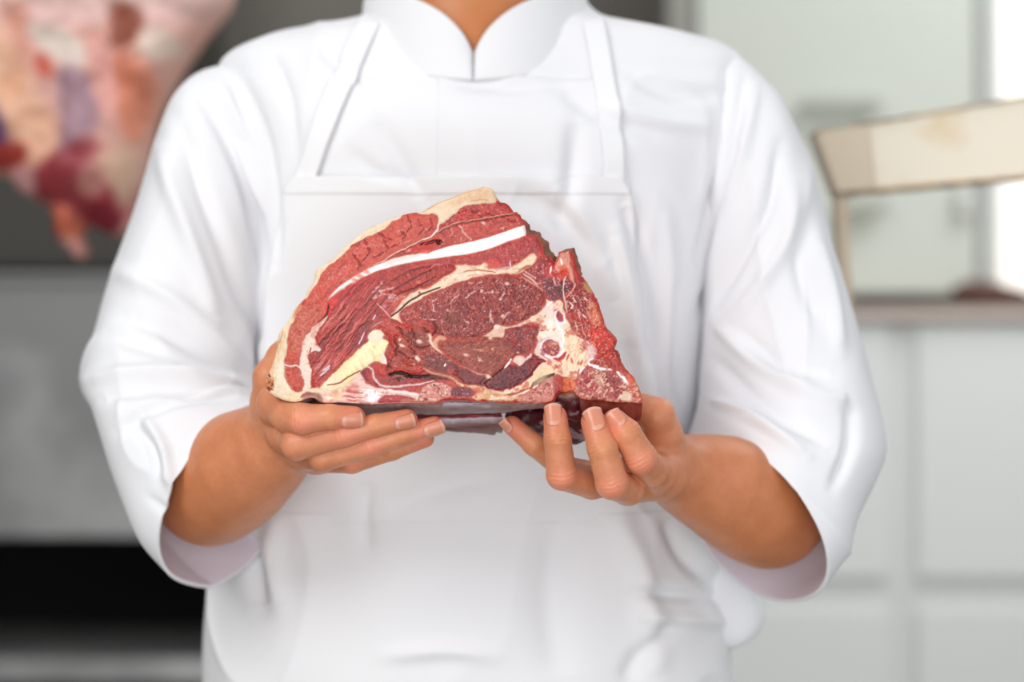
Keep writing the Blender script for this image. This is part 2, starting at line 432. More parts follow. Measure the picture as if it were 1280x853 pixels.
for p in [[(482,358),(500,345),(520,337),(540,333)],[(488,366),(505,356),(525,345),(545,336)],[(496,370),(520,360),(545,347)]]: cv.line(p, (118,32,36), 1.6, h=-1.0, amt=.8)
cv.line([(538,336),(544,331),(552,331)], (196,130,140), 2.0, amt=.7)
for p in [[(470,362),(476,358),(478,350)],[(466,366),(474,364),(484,362),(494,360)],[(468,372),(478,368)],[(484,371),(492,372),(502,371)],[(488,376),(498,374),(506,372)],[(470,361),(482,368),(496,369)]]:
    cv.line(p, (226,180,170), 2.6, amt=.75, wob=2.5, brk=.42)
cv.blob(481,383,3.6,2.6,(206,120,130),-30); cv.line([(472,380),(482,390),(490,399)], (226,170,160), 1.0)
cv.blob(524,353,3,2.4,(214,130,100)); cv.blob(541,357,2,1.4,(110,16,24)); cv.poly([(494,372),(508,366),(503,378),(496,390),(491,386)], (206,120,104), f=2, amt=.5)
cv.line([(459,420),(462,412),(470,406),(478,402)], (190,150,150), 2.0, amt=.8)
cv.poly([(452,432),(462,416),(465,405),(458,404),(448,418),(440,436)], (134,40,52), f=3, amt=.7, h=-.6)
for p in [[(452,424),(455,416)],[(449,430),(452,424)],[(404,464),(412,458)],[(400,470),(406,466),(411,461)],[(466,400),(470,394)]]: cv.line(p, (236,206,214), 1.5)
cv.blob(398,458,9,3,(212,150,146),-30,f=2,amt=.55)
# --- pale strip, left
f5 = [(409,394),(407,402),(401,410),(393,420),(395,431),(401,437),(400,441),(390,440),(385,446),(387,456),(390,465),(388,477),(390,484),(384,490),(378,489),(381,480),(378,470),(374,459),(375,451),(377,435),(381.5,421),(388,413),(397,405)]
cv.poly(f5, (236,208,186), mott=7, lab=LS, f=1.2, wob=2.2)
cv.poly([(404,400),(400,409),(394,414),(394,424),(388,420),(392,410)], (222,130,114), f=2, amt=.5)
cv.line([(388,435),(387,441)], (130,50,40), 1.4, h=-1)
# --- middle fat seam
f7 = [(489,398),(494,389),(500,382),(504,376),(515,366),(535,360),(548,352),(557,345),(570,338),(570,332),(580,331),(598,332),(607,329),(611,336),(620,337.5),(630,337),(645,331),(654,325),(666,317),(671,320),(671,325),(667,331),(656,338),(648,343),(631,344),(600,346),(573,355),(548,364),(535,369),(522,378),(508,385),(503,391),(503,399),(505,405),(498,402)]
cv.poly(f7, (238,206,172), mott=8, lab=LS, h=.7, hw=3, rim=((214,120,92), .9))
cv.fibre([(560,345),(600,334),(650,330),(668,322),(650,340),(600,346),(540,366)], 14, (206,142,104), (250,228,200), 16, 1.5, .6, h=.5)
for p in [[(489,396),(500,388),(512,377),(530,367),(550,360)]]: cv.line(p, (86,58,58), 1.8, h=-1.8, wob=.6)
for p in [[(645,342),(656,336),(668,331)],[(648,338),(662,332)],[(580,340),(600,338),(620,341)]]: cv.line(p, (196,120,76), 1.2, h=-.8)
cv.blob(525,366.5,1.4,1.2,(200,50,40)); cv.blob(541,351,1.6,1.4,(150,30,36))
# --- eye muscle
m8 = [(503,400),(501,392),(507,386),(520,380),(536,370),(555,362),(574,355),(600,347.5),(625,344.5),(647,345),(662,351),(673,358),(680,367),(682,376),(677,387),(669,393),(656,401),(641,406),(625,408),(617,412),(607,420),(598,423),(590,425),(565,425),(548,420),(540,414),(538,408),(530,402),(518,405),(508,406)]
cv.poly(m8, (146,54,54), mott=12, h=1.4, hw=8, rim=((178,58,48), 1.6))
cv.poly([(503,398),(503,391),(512,385),(522,386),(524,398),(516,405)], (186,88,84), f=4, amt=.9)
cv.poly([(540,372),(574,358),(600,352),(600,362),(560,376),(530,392),(520,385)], (166,62,60), f=6, amt=.7)
cv.fibre(m8, 62, (104,30,36), (178,86,84), 5, 1.8, .55, h=.9)
cv.fibre([(580,360),(640,350),(678,368),(670,390),(620,405),(580,400)], 118, (108,28,34), (190,84,80), 6, 1.7, .5, h=.8)
cv.speck(m8, (206,142,140), 1.5, .66, .6, h=.4); cv.speck(m8, (236,190,186), 1.1, .80, .8, seed=31)
for p in [[(541,375),(541,386),(544,388)],[(541,376),(548,374)],[(573,370),(566,376),(562,380)],[(594,364),(587,369),(583,372)],[(586,354),(594,356),(602,353)],[(525,399),(535,399),(545,400)],[(522,402),(521,406)],[(553,400),(560,402)],[(605,368),(612,366),(616,364)],[(606,372),(608,376)],[(613,388),(613,400)],[(629,398),(634,392),(636,390)],[(626,372),(631,366)],[(580,398),(586,404)],[(560,388),(564,394)],[(613,395),(615,404)]]:
    cv.line(p, (226,178,166), 2.0, wob=2.5, amt=.85, brk=.38)
for c in [(634,355,2.6,2.4),(602,365,1.6,2.2),(626,374,2,1.6),(628,395,2,2),(622,366,1.4,1.2),(655,358,1.2,1)]: cv.blob(*c, (232,190,176))
cv.line([(652,346),(662,352),(670,357),(678,364)], (222,176,150), 1.8, amt=.8)
cv.blob(568,397,5,3,(176,100,64),-10,f=2); cv.poly([(556,392),(572,392),(576,402),(566,408),(556,404)], (120,44,40), f=3, amt=.6)
cv.poly([(523,400),(534,401),(544,406),(546,414),(540,420),(530,416),(524,410)], (178,50,42), f=2, h=.8, mott=14); cv.line([(541,403),(546,411),(541,419)], (96,24,28), 1.8, h=-1.2)
cv.blob(527,404,2.4,3,(196,44,34)); 
# --- left lower lumpy muscle
m21 = [(469,409),(479,403),(490,399),(498,402),(506,407),(518,405),(528,404),(536,412),(538,420),(541,430),(548,438),(556,445),(566,452),(574,460),(574,470),(560,472),(546,467),(531,462),(524,458),(515,468),(500,469),(487,466),(484,458),(481,446),(481,436),(485,428),(480,420),(474,414)]
cv.poly(m21, (164,66,58), mott=16, h=.6)
cv.poly([(480,404),(492,401),(504,406),(508,416),(500,422),(490,416),(478,410)], (178,72,68), f=2, h=.8)
for p, w, c in [([(496,404),(506,407),(514,408),(512,416)], 3, (186,52,44)), ([(484,430),(490,424),(492,436),(488,448),(486,458)], 5, (176,50,44)), ([(490,420),(500,418),(510,424),(514,434)], 4, (186,56,48)), ([(502,450),(512,456),(524,456)], 3.4, (188,60,50)), ([(472,410),(480,414),(488,420),(489,428)], 3, (186,50,40)), ([(490,460),(505,463),(522,465),(530,462)], 4, (178,54,44))]:
    cv.line(p, c, w, wob=3, h=1.2)
for p in [[(494,422),(496,434),(495,446)],[(516,412),(520,424),(518,434)],[(498,410),(504,414),(504,420)],[(486,462),(488,450)],[(500,438),(508,446),(520,450)],[(528,410),(536,416)],[(512,436),(520,442)],[(538,432),(530,434),(520,432)]]:
    cv.line(p, (92,28,30), 2.2, wob=3, h=-1.4, amt=.8)
cv.poly([(506,418),(520,414),(536,422),(538,432),(524,436),(510,430)], (136,62,58), f=4, amt=.8)
cv.fibre([(498,428),(540,436),(560,450),(570,468),(540,462),(500,452)], 160, (112,42,44), (192,100,88), 10, 1.8, .6)
cv.poly([(530,446),(548,442),(562,450),(572,458),(570,468),(552,466),(536,460)], (122,48,56), f=4, amt=.85)
cv.speck(m21, (220,150,130), 1.5, .72, .6, h=.3)
for c in [(502.5,432,4,1.6),(500,425,1.6,2.4),(524.5,427,3.8,2.2),(471,428,1,1),(518,456,2,1)]: cv.blob(*c, (236,196,170), 20)
cv.blob(522,448,2.6,4.6,(232,196,176),-35); cv.line([(557,455),(556,458)], (240,230,230), 2.4)
cv.line([(537,419),(539,427),(543,434),(549,438),(554,441)], (232,196,168), 4.6, h=.7, taper=False, wob=1.5); cv.poly([(543,424),(550,420),(557,421),(558,425),(551,428),(547,436),(542,432)], (226,160,124), f=1.5, h=.6)
cv.line([(560,452),(570,450),(580,452)], (196,150,150), 1.6, amt=.7)
# --- lower brown muscle
m9 = [(548,431),(553,426),(570,426),(592,425),(604,421),(620,421),(632,421),(645,426),(656,433),(652,441),(643,448),(634,454),(630,460),(620,470),(611,475),(606,480),(600,484),(585,482),(574,475),(560,463),(574,461),(576,458),(564,449),(555,441)]
cv.poly(m9, (150,70,62), mott=12, h=1.2, hw=6, rim=((176,66,54), 1.4))
cv.fibre(m9, 38, (112,44,42), (188,104,88), 8, 1.5, .55, h=.6)
cv.speck(m9, (200,130,110), 1.4, .70, .5)
cv.poly([(566,456),(580,462),(600,470),(608,476),(604,483),(588,482),(574,474)], (128,46,54), f=2.5, mott=12)
cv.line([(575,457),(585,461),(598,467),(608,469)], (206,150,140), 1.8, wob=1.5, amt=.8); cv.line([(548,433),(558,442),(570,452),(580,458),(596,464),(610,466)], (178,62,50), 2.0, amt=.7)
for c in [(583,444,3.4,2),(601,438,1.4,1),(600,450,2,2),(616,436,1,1.6)]: cv.blob(*c, (226,176,156), 15)
cv.line([(592,437),(604,438)], (200,140,120), 1.4); cv.line([(597,446),(604,452)], (206,146,124), 1.6)
# --- wedge of fat, muscles right of it
m11 = [(630,412),(645,409),(659,407),(668,408),(676,411),(672,418),(670,425),(667,433),(660,441),(652,443),(640,440),(632,430),(628,421)]
cv.poly(m11, (146,52,54), mott=12, h=.8)
cv.fibre(m11, 60, (110,28,38), (186,90,84), 6, 1.5, .5); cv.speck(m11, (222,160,150), 1.4, .72, .7)
f10 = [(605,421),(612,416),(617,411),(618,407),(624,406),(632,409),(645,406),(655,402),(660,399),(664,401),(660,405),(648,408),(632,412),(630,420),(620,421.5)]
cv.poly(f10, (230,188,158), mott=8, lab=LS, h=.6); cv.blob(621,408.5,4,2.8,(238,208,188)); cv.blob(613,423,2,1.4,(240,220,200))
# --- purple muscle
m12 = [(606,482),(612,476),(620,470),(631,459),(637,456),(645,458),(654,452),(660,446),(667,443),(678,449),(681,451),(672,458),(668,464),(662,471),(654,477),(647,481),(638,485),(628,488),(615,487)]
cv.poly(m12, (116,30,46), mott=14, h=1.2, hw=4, rim=((150,30,40), 1.2)); cv.fibre(m12, 35, (84,18,34), (160,70,84), 6, 1.6, .5, h=.7); cv.speck(m12, (190,110,130), 1.3, .72, .6)
cv.poly([(662,446),(676,448),(668,459),(662,461)], (160,30,46), f=2, amt=.7)
cv.line([(606,480),(614,473),(622,467),(630,459)], (70,24,28), 1.6, h=-1.2)
cv.poly([(641,451),(645,446),(652,445),(656,448),(655,454),(650,458),(645,455)], (232,196,176), mott=8, f=1.2, h=.4, lab=LS); cv.line([(639,449),(635,455),(631,460)], (240,226,220), 2.6); cv.blob(648,441,1.6,1.2,(236,206,190)); cv.blob(611,471,4,2.4,(236,200,160),10)
cv.poly([(655,450),(661,444),(665,442),(664,447),(659,450)], (236,204,196), f=1.5)
# --- connective fat, right
f15 = [(683,374),(688,379),(694,376),(699,374),(703,380),(706,392),(711,404),(716,414),(722,420),(730,424),(738,430),(742,436),(742,446),(738,450),(734,456),(728,459),(724,466),(720,474),(708,472),(697,470),(690,468),(680,474),(666,482),(650,489),(632,493),(616,494),(604,492),(598,487),(604,483),(615,488),(628,489),(647,482),(656,477),(663,471),(668,464),(673,458),(682,452),(680,449),(668,443),(672,428),(672,420),(677,411),(672,405),(663,404),(659,401),(668,394),(676,388),(681,382)]
cv.poly(f15, (240,206,170), mott=8, lab=LK, h=.3, wob=2.5)
cv.poly([(680,400),(696,396),(704,412),(704,424),(692,420),(680,422),(674,418)], (246,226,206), f=5, amt=.9)
cv.poly([(700,424),(716,420),(732,432),(736,446),(724,462),(706,464),(698,452),(700,440)], (246,214,172), f=6, amt=.8)
cv.poly([(680,382),(694,380),(698,390),(690,396),(678,396)], (238,206,196), f=4, amt=.7)
cv.fibre([(690,440),(734,420),(740,446),(722,468),(692,466)], 75, (226,150,110), (252,232,206), 9, 2.2, .4)
for p, w in [([(697,391),(696,402),(700,412)], 3.2), ([(700,410),(704,418),(704,428),(702,438)], 3.2), ([(684,382),(690,377),(698,374)], 2.2), ([(687,400),(690,408)], 1.6)]: cv.line(p, (246,240,240), w, h=.4)
cv.line([(676,446),(684,450),(694,450),(702,446)], (240,220,214), 2.2)
for p in [[(664,404),(671,406)],[(708,450),(711,444)],[(714,448),(716,454)],[(702,448),(708,440)],[(694,456),(697,460)],[(726,436),(729,438)],[(676,414),(679,413)],[(724,462),(723,468)],[(728,450),(726,456)]]: cv.line(p, (206,60,48), 2.0, amt=.8)
cv.line([(610,494),(632,494),(652,490),(668,483),(682,474),(692,468)], (150,100,80), 1.3, h=-1.2, amt=.9)
cv.line([(664,484),(668,479),(680,472),(692,468)], (104,92,84), 3.4, h=-1.6); cv.line([(668,482),(680,476),(690,471)], (170,150,130), 1.6)
cv.poly([(664,474),(668,468),(680,462),(690,462),(684,470),(668,480),(650,486)], (238,204,150), f=3, amt=.7)
# marrow bone circle
cv.blob(690,435,16,14,(240,214,204),15,lab=LO); cv.line([(672,444),(671,434),(676,426),(688,422)], (214,190,196), 2.2); cv.line([(700,428),(704,436),(703,443),(696,448)], (246,232,228), 2.6)
cv.blob(689,435,11.5,9.5,(176,38,46),25,mott=20,lab=LO,h=-.8); cv.blob(690,430,7,4,(206,110,90),0,f=2.5,amt=.75); cv.speck([(678,428),(700,426),(702,442),(690,446),(678,440)], (232,170,110), 1.6, .66, .8)
cv.poly([(692,448),(700,446),(706,440),(706,446),(700,451),(694,451)], (202,50,50), f=1.5)
cv.poly([(676,436),(682,440),(680,446),(676,444)], (150,36,60), f=1.5, amt=.6)
# --- dark cluster top right
m17 = [(667,332),(674,325),(681,320),(690,326),(699,335),(708,342),(716,350),(720,362),(714,371),(706,370),(699,374),(692,377),(685,373),(681,365),(673,357),(662,350),(652,344),(660,337)]
cv.poly(m17, (150,40,48), mott=18, h=.4); cv.poly([(680,352),(700,346),(714,356),(712,368),(696,374),(684,370)], (98,22,40), f=4, amt=.8, mott=20)
cv.poly([(667,333),(676,325),(682,322),(684,330),(676,340),(668,343)], (158,50,56), f=2, h=1.0)
cv.poly([(684,330),(694,328),(698,338),(692,348),(684,346),(680,340)], (190,40,42), f=3, amt=.8, h=.8); cv.poly([(694,344),(704,338),(708,346),(700,352)], (214,70,50), f=2, amt=.8)
cv.speck(m17, (226,160,160), 1.5, .66, .7, h=.5); cv.line([(689,334),(688,341)], (250,220,200), 2.4); cv.line([(692,347),(694,356)], (230,150,130), 3.4)
cv.line([(655,343),(664,349),(672,356)], (224,170,150), 2.4); cv.line([(656,340),(664,344),(670,348)], (226,160,150), 2.0, wob=3)
# --- right margin muscles
m19 = [(705,371),(716,362),(722,350),(730,352),(737,362),(742,370),(749,384),(754,400),(757,412),(762,420),(768,426),(766,436),(772,444),(774,454),(764,461),(748,458),(738,455),(743,446),(743,436),(738,429),(728,423),(720,417),(714,408),(708,394)]
cv.poly(m19, (172,66,62), mott=20, h=.4); cv.poly([(708,372),(720,364),(734,368),(740,382),(734,396),(724,392),(712,388)], (138,38,56), f=4, amt=.85, mott=18)
cv.poly([(716,334),(722,340),(728,350),(726,362),(716,364),(716,352)], (150,44,50), f=2, amt=.9)
cv.fibre([(708,390),(735,384),(744,410),(738,428),(720,418)], 108, (180,36,38), (244,200,186), 12, 2.6, .85, h=.6)
cv.poly([(742,404),(756,410),(766,426),(764,438),(770,452),(752,446),(744,440),(736,424)], (196,62,54), f=3, mott=24)
cv.poly([(734,376),(744,380),(752,396),(750,408),(740,404),(736,392)], (222,130,96), f=3, amt=.7, mott=24)
cv.speck([(706,372),(730,352),(756,400),(770,430),(776,456),(740,456),(712,400)], (226,170,140), 1.7, .64, .7, h=.7); cv.speck([(706,372),(730,352),(756,400),(770,430),(776,456),(740,456),(712,400)], (130,28,34), 1.6, .68, .7, seed=50, h=-.6)
cv.poly([(726,424),(738,428),(746,440),(742,450),(736,448),(732,436)], (240,200,196), f=3, amt=.8)
for p in [[(730,372),(734,375)],[(728,393),(732,397)],[(716,373),(720,378)],[(712,378),(716,382),(714,386)]]: cv.line(p, (244,206,190), 1.6)
# small ring of bone
cv.blob(700,397,6.5,10,(240,226,226),-22,lab=LO); cv.blob(700,395.5,4,7.2,(184,44,50),-22,h=-.6)
# flap
cv.poly([(694,334),(697,326),(699,318),(706,316),(711,315),(713,326),(716,338),(718,348),(717,355),(713,350),(710,342),(705,338),(700,342),(696,340)], (228,148,122), mott=12, h=1.8, hw=2)
cv.line([(713,318),(718,330),(720,342),(722,352)], (186,44,38), 4.2, h=.5); cv.line([(700,324),(703,332)], (250,226,206), 2.2); cv.poly([(700,334),(708,332),(712,342),(706,348),(700,344)], (200,72,54), f=2, amt=.75)
cv.line([(708,346),(705,352),(704,362),(705,372),(709,390)], (226,190,170), 2.2, h=1.0); cv.line([(717,352),(719,358),(714,366),(708,372)], (230,150,130), 2.6, h=.8)
cv.poly([(731,352),(738,358),(741,366),(735,366),(731,360)], (186,140,100), f=1.5, h=.6)
# --- lower right block
m20 = [(726,462),(731,460),(748,461),(762,464),(772,468),(782,478),(788,482),(796,478),(803,498),(802,504),(786,503),(768,503),(750,500),(730,499),(724,496),(717,490),(722,478)]
cv.poly(m20, (190,98,84), mott=20, h=-.2, lab=LB); cv.poly([(757,466),(770,470),(784,484),(782,492),(770,498),(758,490),(750,478)], (166,60,56), f=4, mott=22); cv.poly([(728,470),(742,468),(746,484),(738,492),(730,484)], (176,52,54), f=4, amt=.8, mott=20)
cv.poly([(744,468),(756,470),(758,480),(752,484),(744,478)], (206,156,124), f=2.5, amt=.8)
cv.poly([(786,468),(796,478),(802,498),(792,500),(784,488),(784,478)], (214,110,80), f=3, amt=.85, mott=24)
cv.speck(m20, (240,200,160), 1.8, .62, .8, h=.7); cv.speck(m20, (124,34,34), 1.6, .67, .7, seed=61, h=-.7)
cv.poly([(774,496),(784,490),(790,496),(788,503),(778,501)], (236,214,176), f=1.5, amt=.8)
cv.line([(728,498),(750,499),(770,502),(800,503)], (226,170,140), 2.0, brk=.5)
for p, w in [([(736,452),(738,456),(748,458)], 3.6), ([(742,459),(752,461),(765,463)], 3.6), ([(772,465),(778,471),(785,480)], 5.2), ([(731,459),(727,462),(724,469)], 2.8), ([(734,452),(742,448)], 1.8)]: cv.line(p, (246,240,236), w, h=.5, lab=LK)
cv.poly([(703,474),(712,473),(719,476),(718,486),(712,490),(704,489)], (206,112,72), f=2, mott=16, h=-.8); cv.line([(712,478),(714,486)], (190,60,36), 3)
# --- bottom strips
f21 = [(405,503),(398,494),(404,482),(415,470),(430,458),(446,462),(455,462),(460,468),(456,478),(462,481),(474,485),(490,487),(516,491),(534,496),(540,503),(522,504),(490,504),(470,505),(440,504)]
cv.poly(f21, (236,196,176), mott=9, lab=LS)
cv.poly([(432,482),(446,480),(450,488),(444,496),(430,494)], (212,100,92), f=3, amt=.6); cv.fibre([(424,488),(470,484),(530,498),(470,504),(428,503)], 172, (196,60,60), (250,232,226), 22, 1.8, .7)
cv.poly([(455,490),(464,486),(476,492),(474,500),(462,502),(454,498)], (242,228,232), f=2, amt=.9)
cv.poly([(452,464),(462,456),(472,454),(480,458),(486,466),(492,472),(500,476),(530,472),(548,470),(560,474),(552,480),(534,481),(510,484),(490,486),(474,484),(460,479),(454,472)], (160,52,56), mott=18, h=.3)
cv.poly([(466,456),(476,454),(484,458),(486,466),(480,472),(472,468)], (180,62,54), f=2, h=1.0)
cv.poly([(486,468),(500,467),(530,468),(552,469),(566,474),(548,475),(520,474),(498,476)], (104,40,44), f=2, mott=14, h=-1.2)
cv.line([(487,468),(498,466),(508,467),(514,472)], (38,12,14), 3.0, h=-3, amt=.95); cv.line([(506,470),(520,471),(536,470)], (70,30,30), 2.4, h=-1.5)
cv.line([(490,472),(500,470),(508,474)], (170,110,90), 1.6, h=.6)
cv.line([(458,457),(466,462),(468,472),(476,482),(490,484),(510,482),(530,479),(542,476)], (226,184,176), 3.0, h=.6, wob=1.6)
cv.line([(530,461),(536,465),(545,468),(562,472),(572,478),(582,484)], (214,146,120), 3.8, h=.7)
cv.line([(476,489),(500,490),(520,493),(536,498),(545,501)], (246,220,206), 4.4, h=.7)
f21b = [(570,478),(590,482),(606,484),(618,490),(640,494),(654,492),(650,498),(630,502),(600,501),(590,497),(596,491),(590,485),(578,484)]
cv.poly(f21b, (232,176,128), mott=14, lab=LK); cv.speck(f21b, (250,226,180), 1.8, .66, .8, h=.5); cv.speck(f21b, (196,100,70), 1.6, .7, .6, seed=70)
mb = [(528,486),(536,480),(548,478),(560,481),(566,488),(562,496),(552,499),(545,503),(530,503),(522,501)]
cv.poly(mb, (206,124,104), mott=18, lab=LB); cv.speck(mb, (240,206,180), 1.6, .60, .8, h=.5); cv.speck(mb, (130,40,44), 1.6, .68, .8, seed=80, h=-.5)
cv.poly([(565,486),(574,484),(586,485),(592,491),(584,496),(572,496),(564,494)], (120,34,52), f=1.6, mott=16); cv.speck([(565,486),(592,486),(586,497),(566,496)], (206,150,160), 1.5, .66, .8)
cv.poly([(474,503),(476,497),(486,494),(500,494),(514,497),(520,499),(508,502),(490,503)], (192,34,42), f=1.4, mott=16, lab=LO); cv.speck([(476,497),(510,495),(524,501),(480,503)], (226,130,90), 1.3, .66, .8); cv.line([(500,501),(520,502),(540,503)], (206,110,80), 3.2, brk=.4)
cv.poly([(648,503),(652,494),(666,487),(680,478),(693,471),(695,486),(690,499),(682,504),(666,504)], (202,118,98), mott=18, lab=LB); cv.speck([(650,502),(666,487),(692,474),(692,496),(680,504)], (140,40,40), 1.6, .62, .8, seed=91, h=-.6); cv.speck([(650,502),(666,487),(692,474),(692,496),(680,504)], (240,190,160), 1.5, .66, .8, seed=92, h=.5)
cv.line([(612,499),(636,497),(656,490),(672,482)], (240,206,176), 3.4, h=.5); cv.line([(606,501),(630,502),(660,503)], (180,110,80), 2.4, brk=.5)
cv.blob(605,501,4,2,(226,36,30),0,h=.3); cv.blob(664,486,2,1.2,(206,40,30)); cv.poly([(692,472),(700,470),(704,480),(700,490),(694,496),(692,486)], (170,50,48), f=2, mott=20)
# --- ligament
l6 = [(400,486),(406,479),(415,469),(428,456),(442,443),(454,432),(460,427),(470,423),(480,424),(486,429),(482,435),(480,444),(482,455),(476,453),(468,452),(458,459),(452,464),(442,472),(436,480),(426,486),(414,488),(406,490)]
cv.poly(l6, (240,220,160), mott=5, lab=LL, h=1.0, hw=5)
cv.poly([(462,427),(478,425),(484,430),(480,442),(470,446),(452,456),(438,466),(424,474),(440,452)], (244,232,176), f=3, amt=.9)
cv.poly([(400,486),(412,474),(424,470),(432,476),(424,486),(408,490)], (242,216,180), f=4, amt=.8)
cv.fibre([(436,458),(470,428),(484,432),(474,450),(440,470)], 112, (214,190,128), (252,244,204), 12, 2.4, .5, h=.5)
cv.poly([(461,427),(461,418),(466,413),(473,412),(480,416),(480,421),(476,427),(468,429)], (242,218,186), f=1.4, h=.6, lab=LL); cv.poly([(477,452),(478,444),(482,446),(484,456)], (236,214,200), f=1)
cv.line([(410,482),(424,479),(438,470),(451,464)], (186,90,40), 1.5, h=-1.2); cv.poly([(410,498),(412,488),(430,484),(436,476),(444,474),(436,484),(430,492),(424,500)], (240,200,158), f=1.5, mott=10)
cv.blob(412,497,4,2.4,(246,230,206)); cv.blob(418,492,5,4,(226,150,120),20,f=2,amt=.5)
# --- rind and fat cap
rnd = [(490,273),(503,268),(500,274),(490,278),(478,288),(459,297),(440,307),(428,320),(413,332),(402,342),(395,356),(385,370),(381,380),(375,387),(370,393),(367,402),(361,411),(359,424),(357,441),(354,452),(355,472),(361,484),(369,490),(379,489),(388,486),(396,485),(404,486),(398,492),(396,499),(384,502),(368,508),(340,502),(322,484),(330,460),(338,420),(345,405),(365,380),(385,345),(388,332),(420,310),(440,292),(470,272)]
cv.poly(rnd, (232,204,164), mott=6, lab=LR, wob=1.6, f=1)
cv.poly([(330,490),(326,476),(336,450),(344,410),(352,412),(348,436),(342,462),(342,478)], (226,178,126), f=4, amt=.7)
cv.poly([(346,455),(354,455),(356,476),(364,488),(356,494),(346,484)], (238,216,186), f=4, amt=.9); cv.poly([(352,494),(372,492),(390,490),(388,500),(366,506)], (236,206,162), f=3, amt=.8)
cv.fibre([(350,410),(358,420),(354,450),(346,480),(338,476)], 80, (214,160,106), (246,232,206), 14, 2, .5)
cv.poly([(376,376),(382,376),(379,383),(374,387),(366,398),(368,390)], (214,112,60), f=1.5, amt=.8); cv.blob(380,378,1.6,4,(206,40,26),30)
cv.blob(336,481,5,8.5,(204,120,62),15,f=2,mott=24,amt=.9); cv.speck([(330,470),(342,470),(342,490),(332,488)], (140,50,26), 1.6, .6, .9); cv.line([(334,468),(337,470)], (90,30,20), 1.8)
cv.line([(344,438),(350,425),(353,414)], (204,150,104), 1.4); cv.line([(376,497),(384,492),(392,494)], (160,60,60), 4, amt=.8); cv.poly([(378,500),(384,493),(398,492),(404,500),(398,508)], (170,120,104), f=2, amt=.8, h=-2)
cap = [(522,267),(540,257),(552,250),(565,246),(584,238),(600,233),(612,234),(619,240),(621,248),(618,255),(608,255),(597,256),(586,257.5),(578,260),(568,269),(559,276),(550,283),(547,286),(549,277),(548,271),(543,268),(535,268),(528,268)]
cv.poly(cap, (236,206,168), mott=5, lab=LC, h=1.0, hw=3, f=1)
cv.poly([(560,254),(584,242),(602,236),(618,240),(620,252),(604,254),(588,252),(570,258)], (226,184,136), f=4, amt=.8); cv.line([(528,266),(552,253),(584,241),(604,236)], (210,160,116), 2.2, amt=.7)
cv.line([(588,253),(600,250),(610,251)], (212,154,104), 2.0, amt=.7); cv.line([(549,280),(547,288),(541,294),(535,298),(528,300)], (240,214,200), 2.4, lab=LC)
cv.line([(528,300),(512,308),(494,317),(478,327),(460,336)], (232,176,150), 1.6, taper=False, h=.4); cv.line([(530,301),(513,310),(495,319)], (120,30,32), 1.4, h=-.8, amt=.6)
# --- the white bone
bone = [(655.5,281.5),(630,290),(598,300),(560,308),(536,315.5),(509,319),(490,324),(478,328.5),(464,334),(445,344),(427,356),(415,367),(410,375),(420,367),(439,355),(454,348),(470,340.5),(484,336.5),(496,333),(515,329),(530,326.5),(565,321.5),(585,319),(602,315),(615,311.5),(635,303),(657.5,295)]
cv.poly(bone, (234,233,226), f=.9, wob=.5, mott=2, lab=LB, h=1.4, hw=2, sub=2, rim=((206,84,64), .8))
cv.poly([(410,376),(420,365),(445,348),(452,348),(430,361)], (242,214,196), f=2, amt=.8)
for c in [(450,345,7,3),(458,340,4,2.4),(443,350,4,2)]: cv.blob(*c, (222,100,84), 25, f=2, amt=.7)
cv.poly([(478,328),(500,322),(530,316),(528,320),(500,327),(482,333)], (242,200,178), f=2, amt=.6); cv.poly([(526,315),(532,314),(540,314),(536,318),(532,317)], (220,96,76), f=1.2, amt=.8)
cv.line([(411,376),(424,366),(440,357),(456,349),(470,343)], (196,50,50), 1.8, amt=.7)

lum = cv.c.mean(1, keepdims=True)
mus = (cv.lab == 0)[:, None] * ss(165, 115, lum)
cv.c = lum + (cv.c - lum) * (1 + .40 * mus - .10 * (1 - mus) * (lum > 175)); cv.c = cv.c * (1 + np.array([.06, .06, .0]) * mus) + np.array([0, 5, -2.]) * mus + np.array([4, 4, 8.]) * (1 - mus)
cv.c += ((cv.f3 * 16 + cv.f1 * 14) * (.4 + .6 * (cv.lab == 0)))[:, None]
# blushes of red in the pale tissue
bl = ss(.56, .75, fbm(mx_ / 7, my_ / 7, 77, 3)) * (cv.lab == LK) * .65; cv.c = cv.c * (1 - bl[:, None]) + np.array([216, 96, 76.]) * bl[:, None]
bl = ss(.6, .8, fbm(mx_ / 5, my_ / 5, 78, 3)) * (cv.lab == LS) * .5; cv.c = cv.c * (1 - bl[:, None]) + np.array([220, 140, 112.]) * bl[:, None]
g_ = np.where(cv.lab == 0, .31, np.where(cv.lab == LB, .06, .2))[:, None]
lum = np.clip(cv.c.mean(1, keepdims=True), 20, 250); cv.c = cv.c * (lum / 205) ** g_
cv.c = np.clip(cv.c, 4, 250)
# global tiny grain
cv.h += cv.f3 * .35 * (cv.lab == 0) + cv.f1 * .9 * (cv.lab == 0)
hh = cv.h * ss(0, 3, msd) - 1.6 * (1 - ss(0, 4, msd)) ** 2
FACE_Y = 0.0
def face_pt(x, y, hpx):
    Yb = .0 + .006 * ss(690, 800, x) + .004 * ss(420, 340, x) - .004 * np.exp(-((x - 580) / 120) ** 2)
    Yv = Yb - hpx * S0 * .95
    k = S0
    return np.stack([(x - 640) * k, Yv, CZ - (y - 426.5) * k], 1)
FV = face_pt(mx_, my_, hh)
mcol = lin(cv.c)
M_meat = mat('meat_flesh', attr='Col', rough=.36, spec=.55, sss=.10, sss_r=(1, .25, .15), sss_s=.004, bump=.45, bscale=700, bdist=.0009, coat=.10)
M_side = mat('meat_outside', attr='Col', rough=.75, spec=.15, bump=.5, bscale=300, bdist=.001)
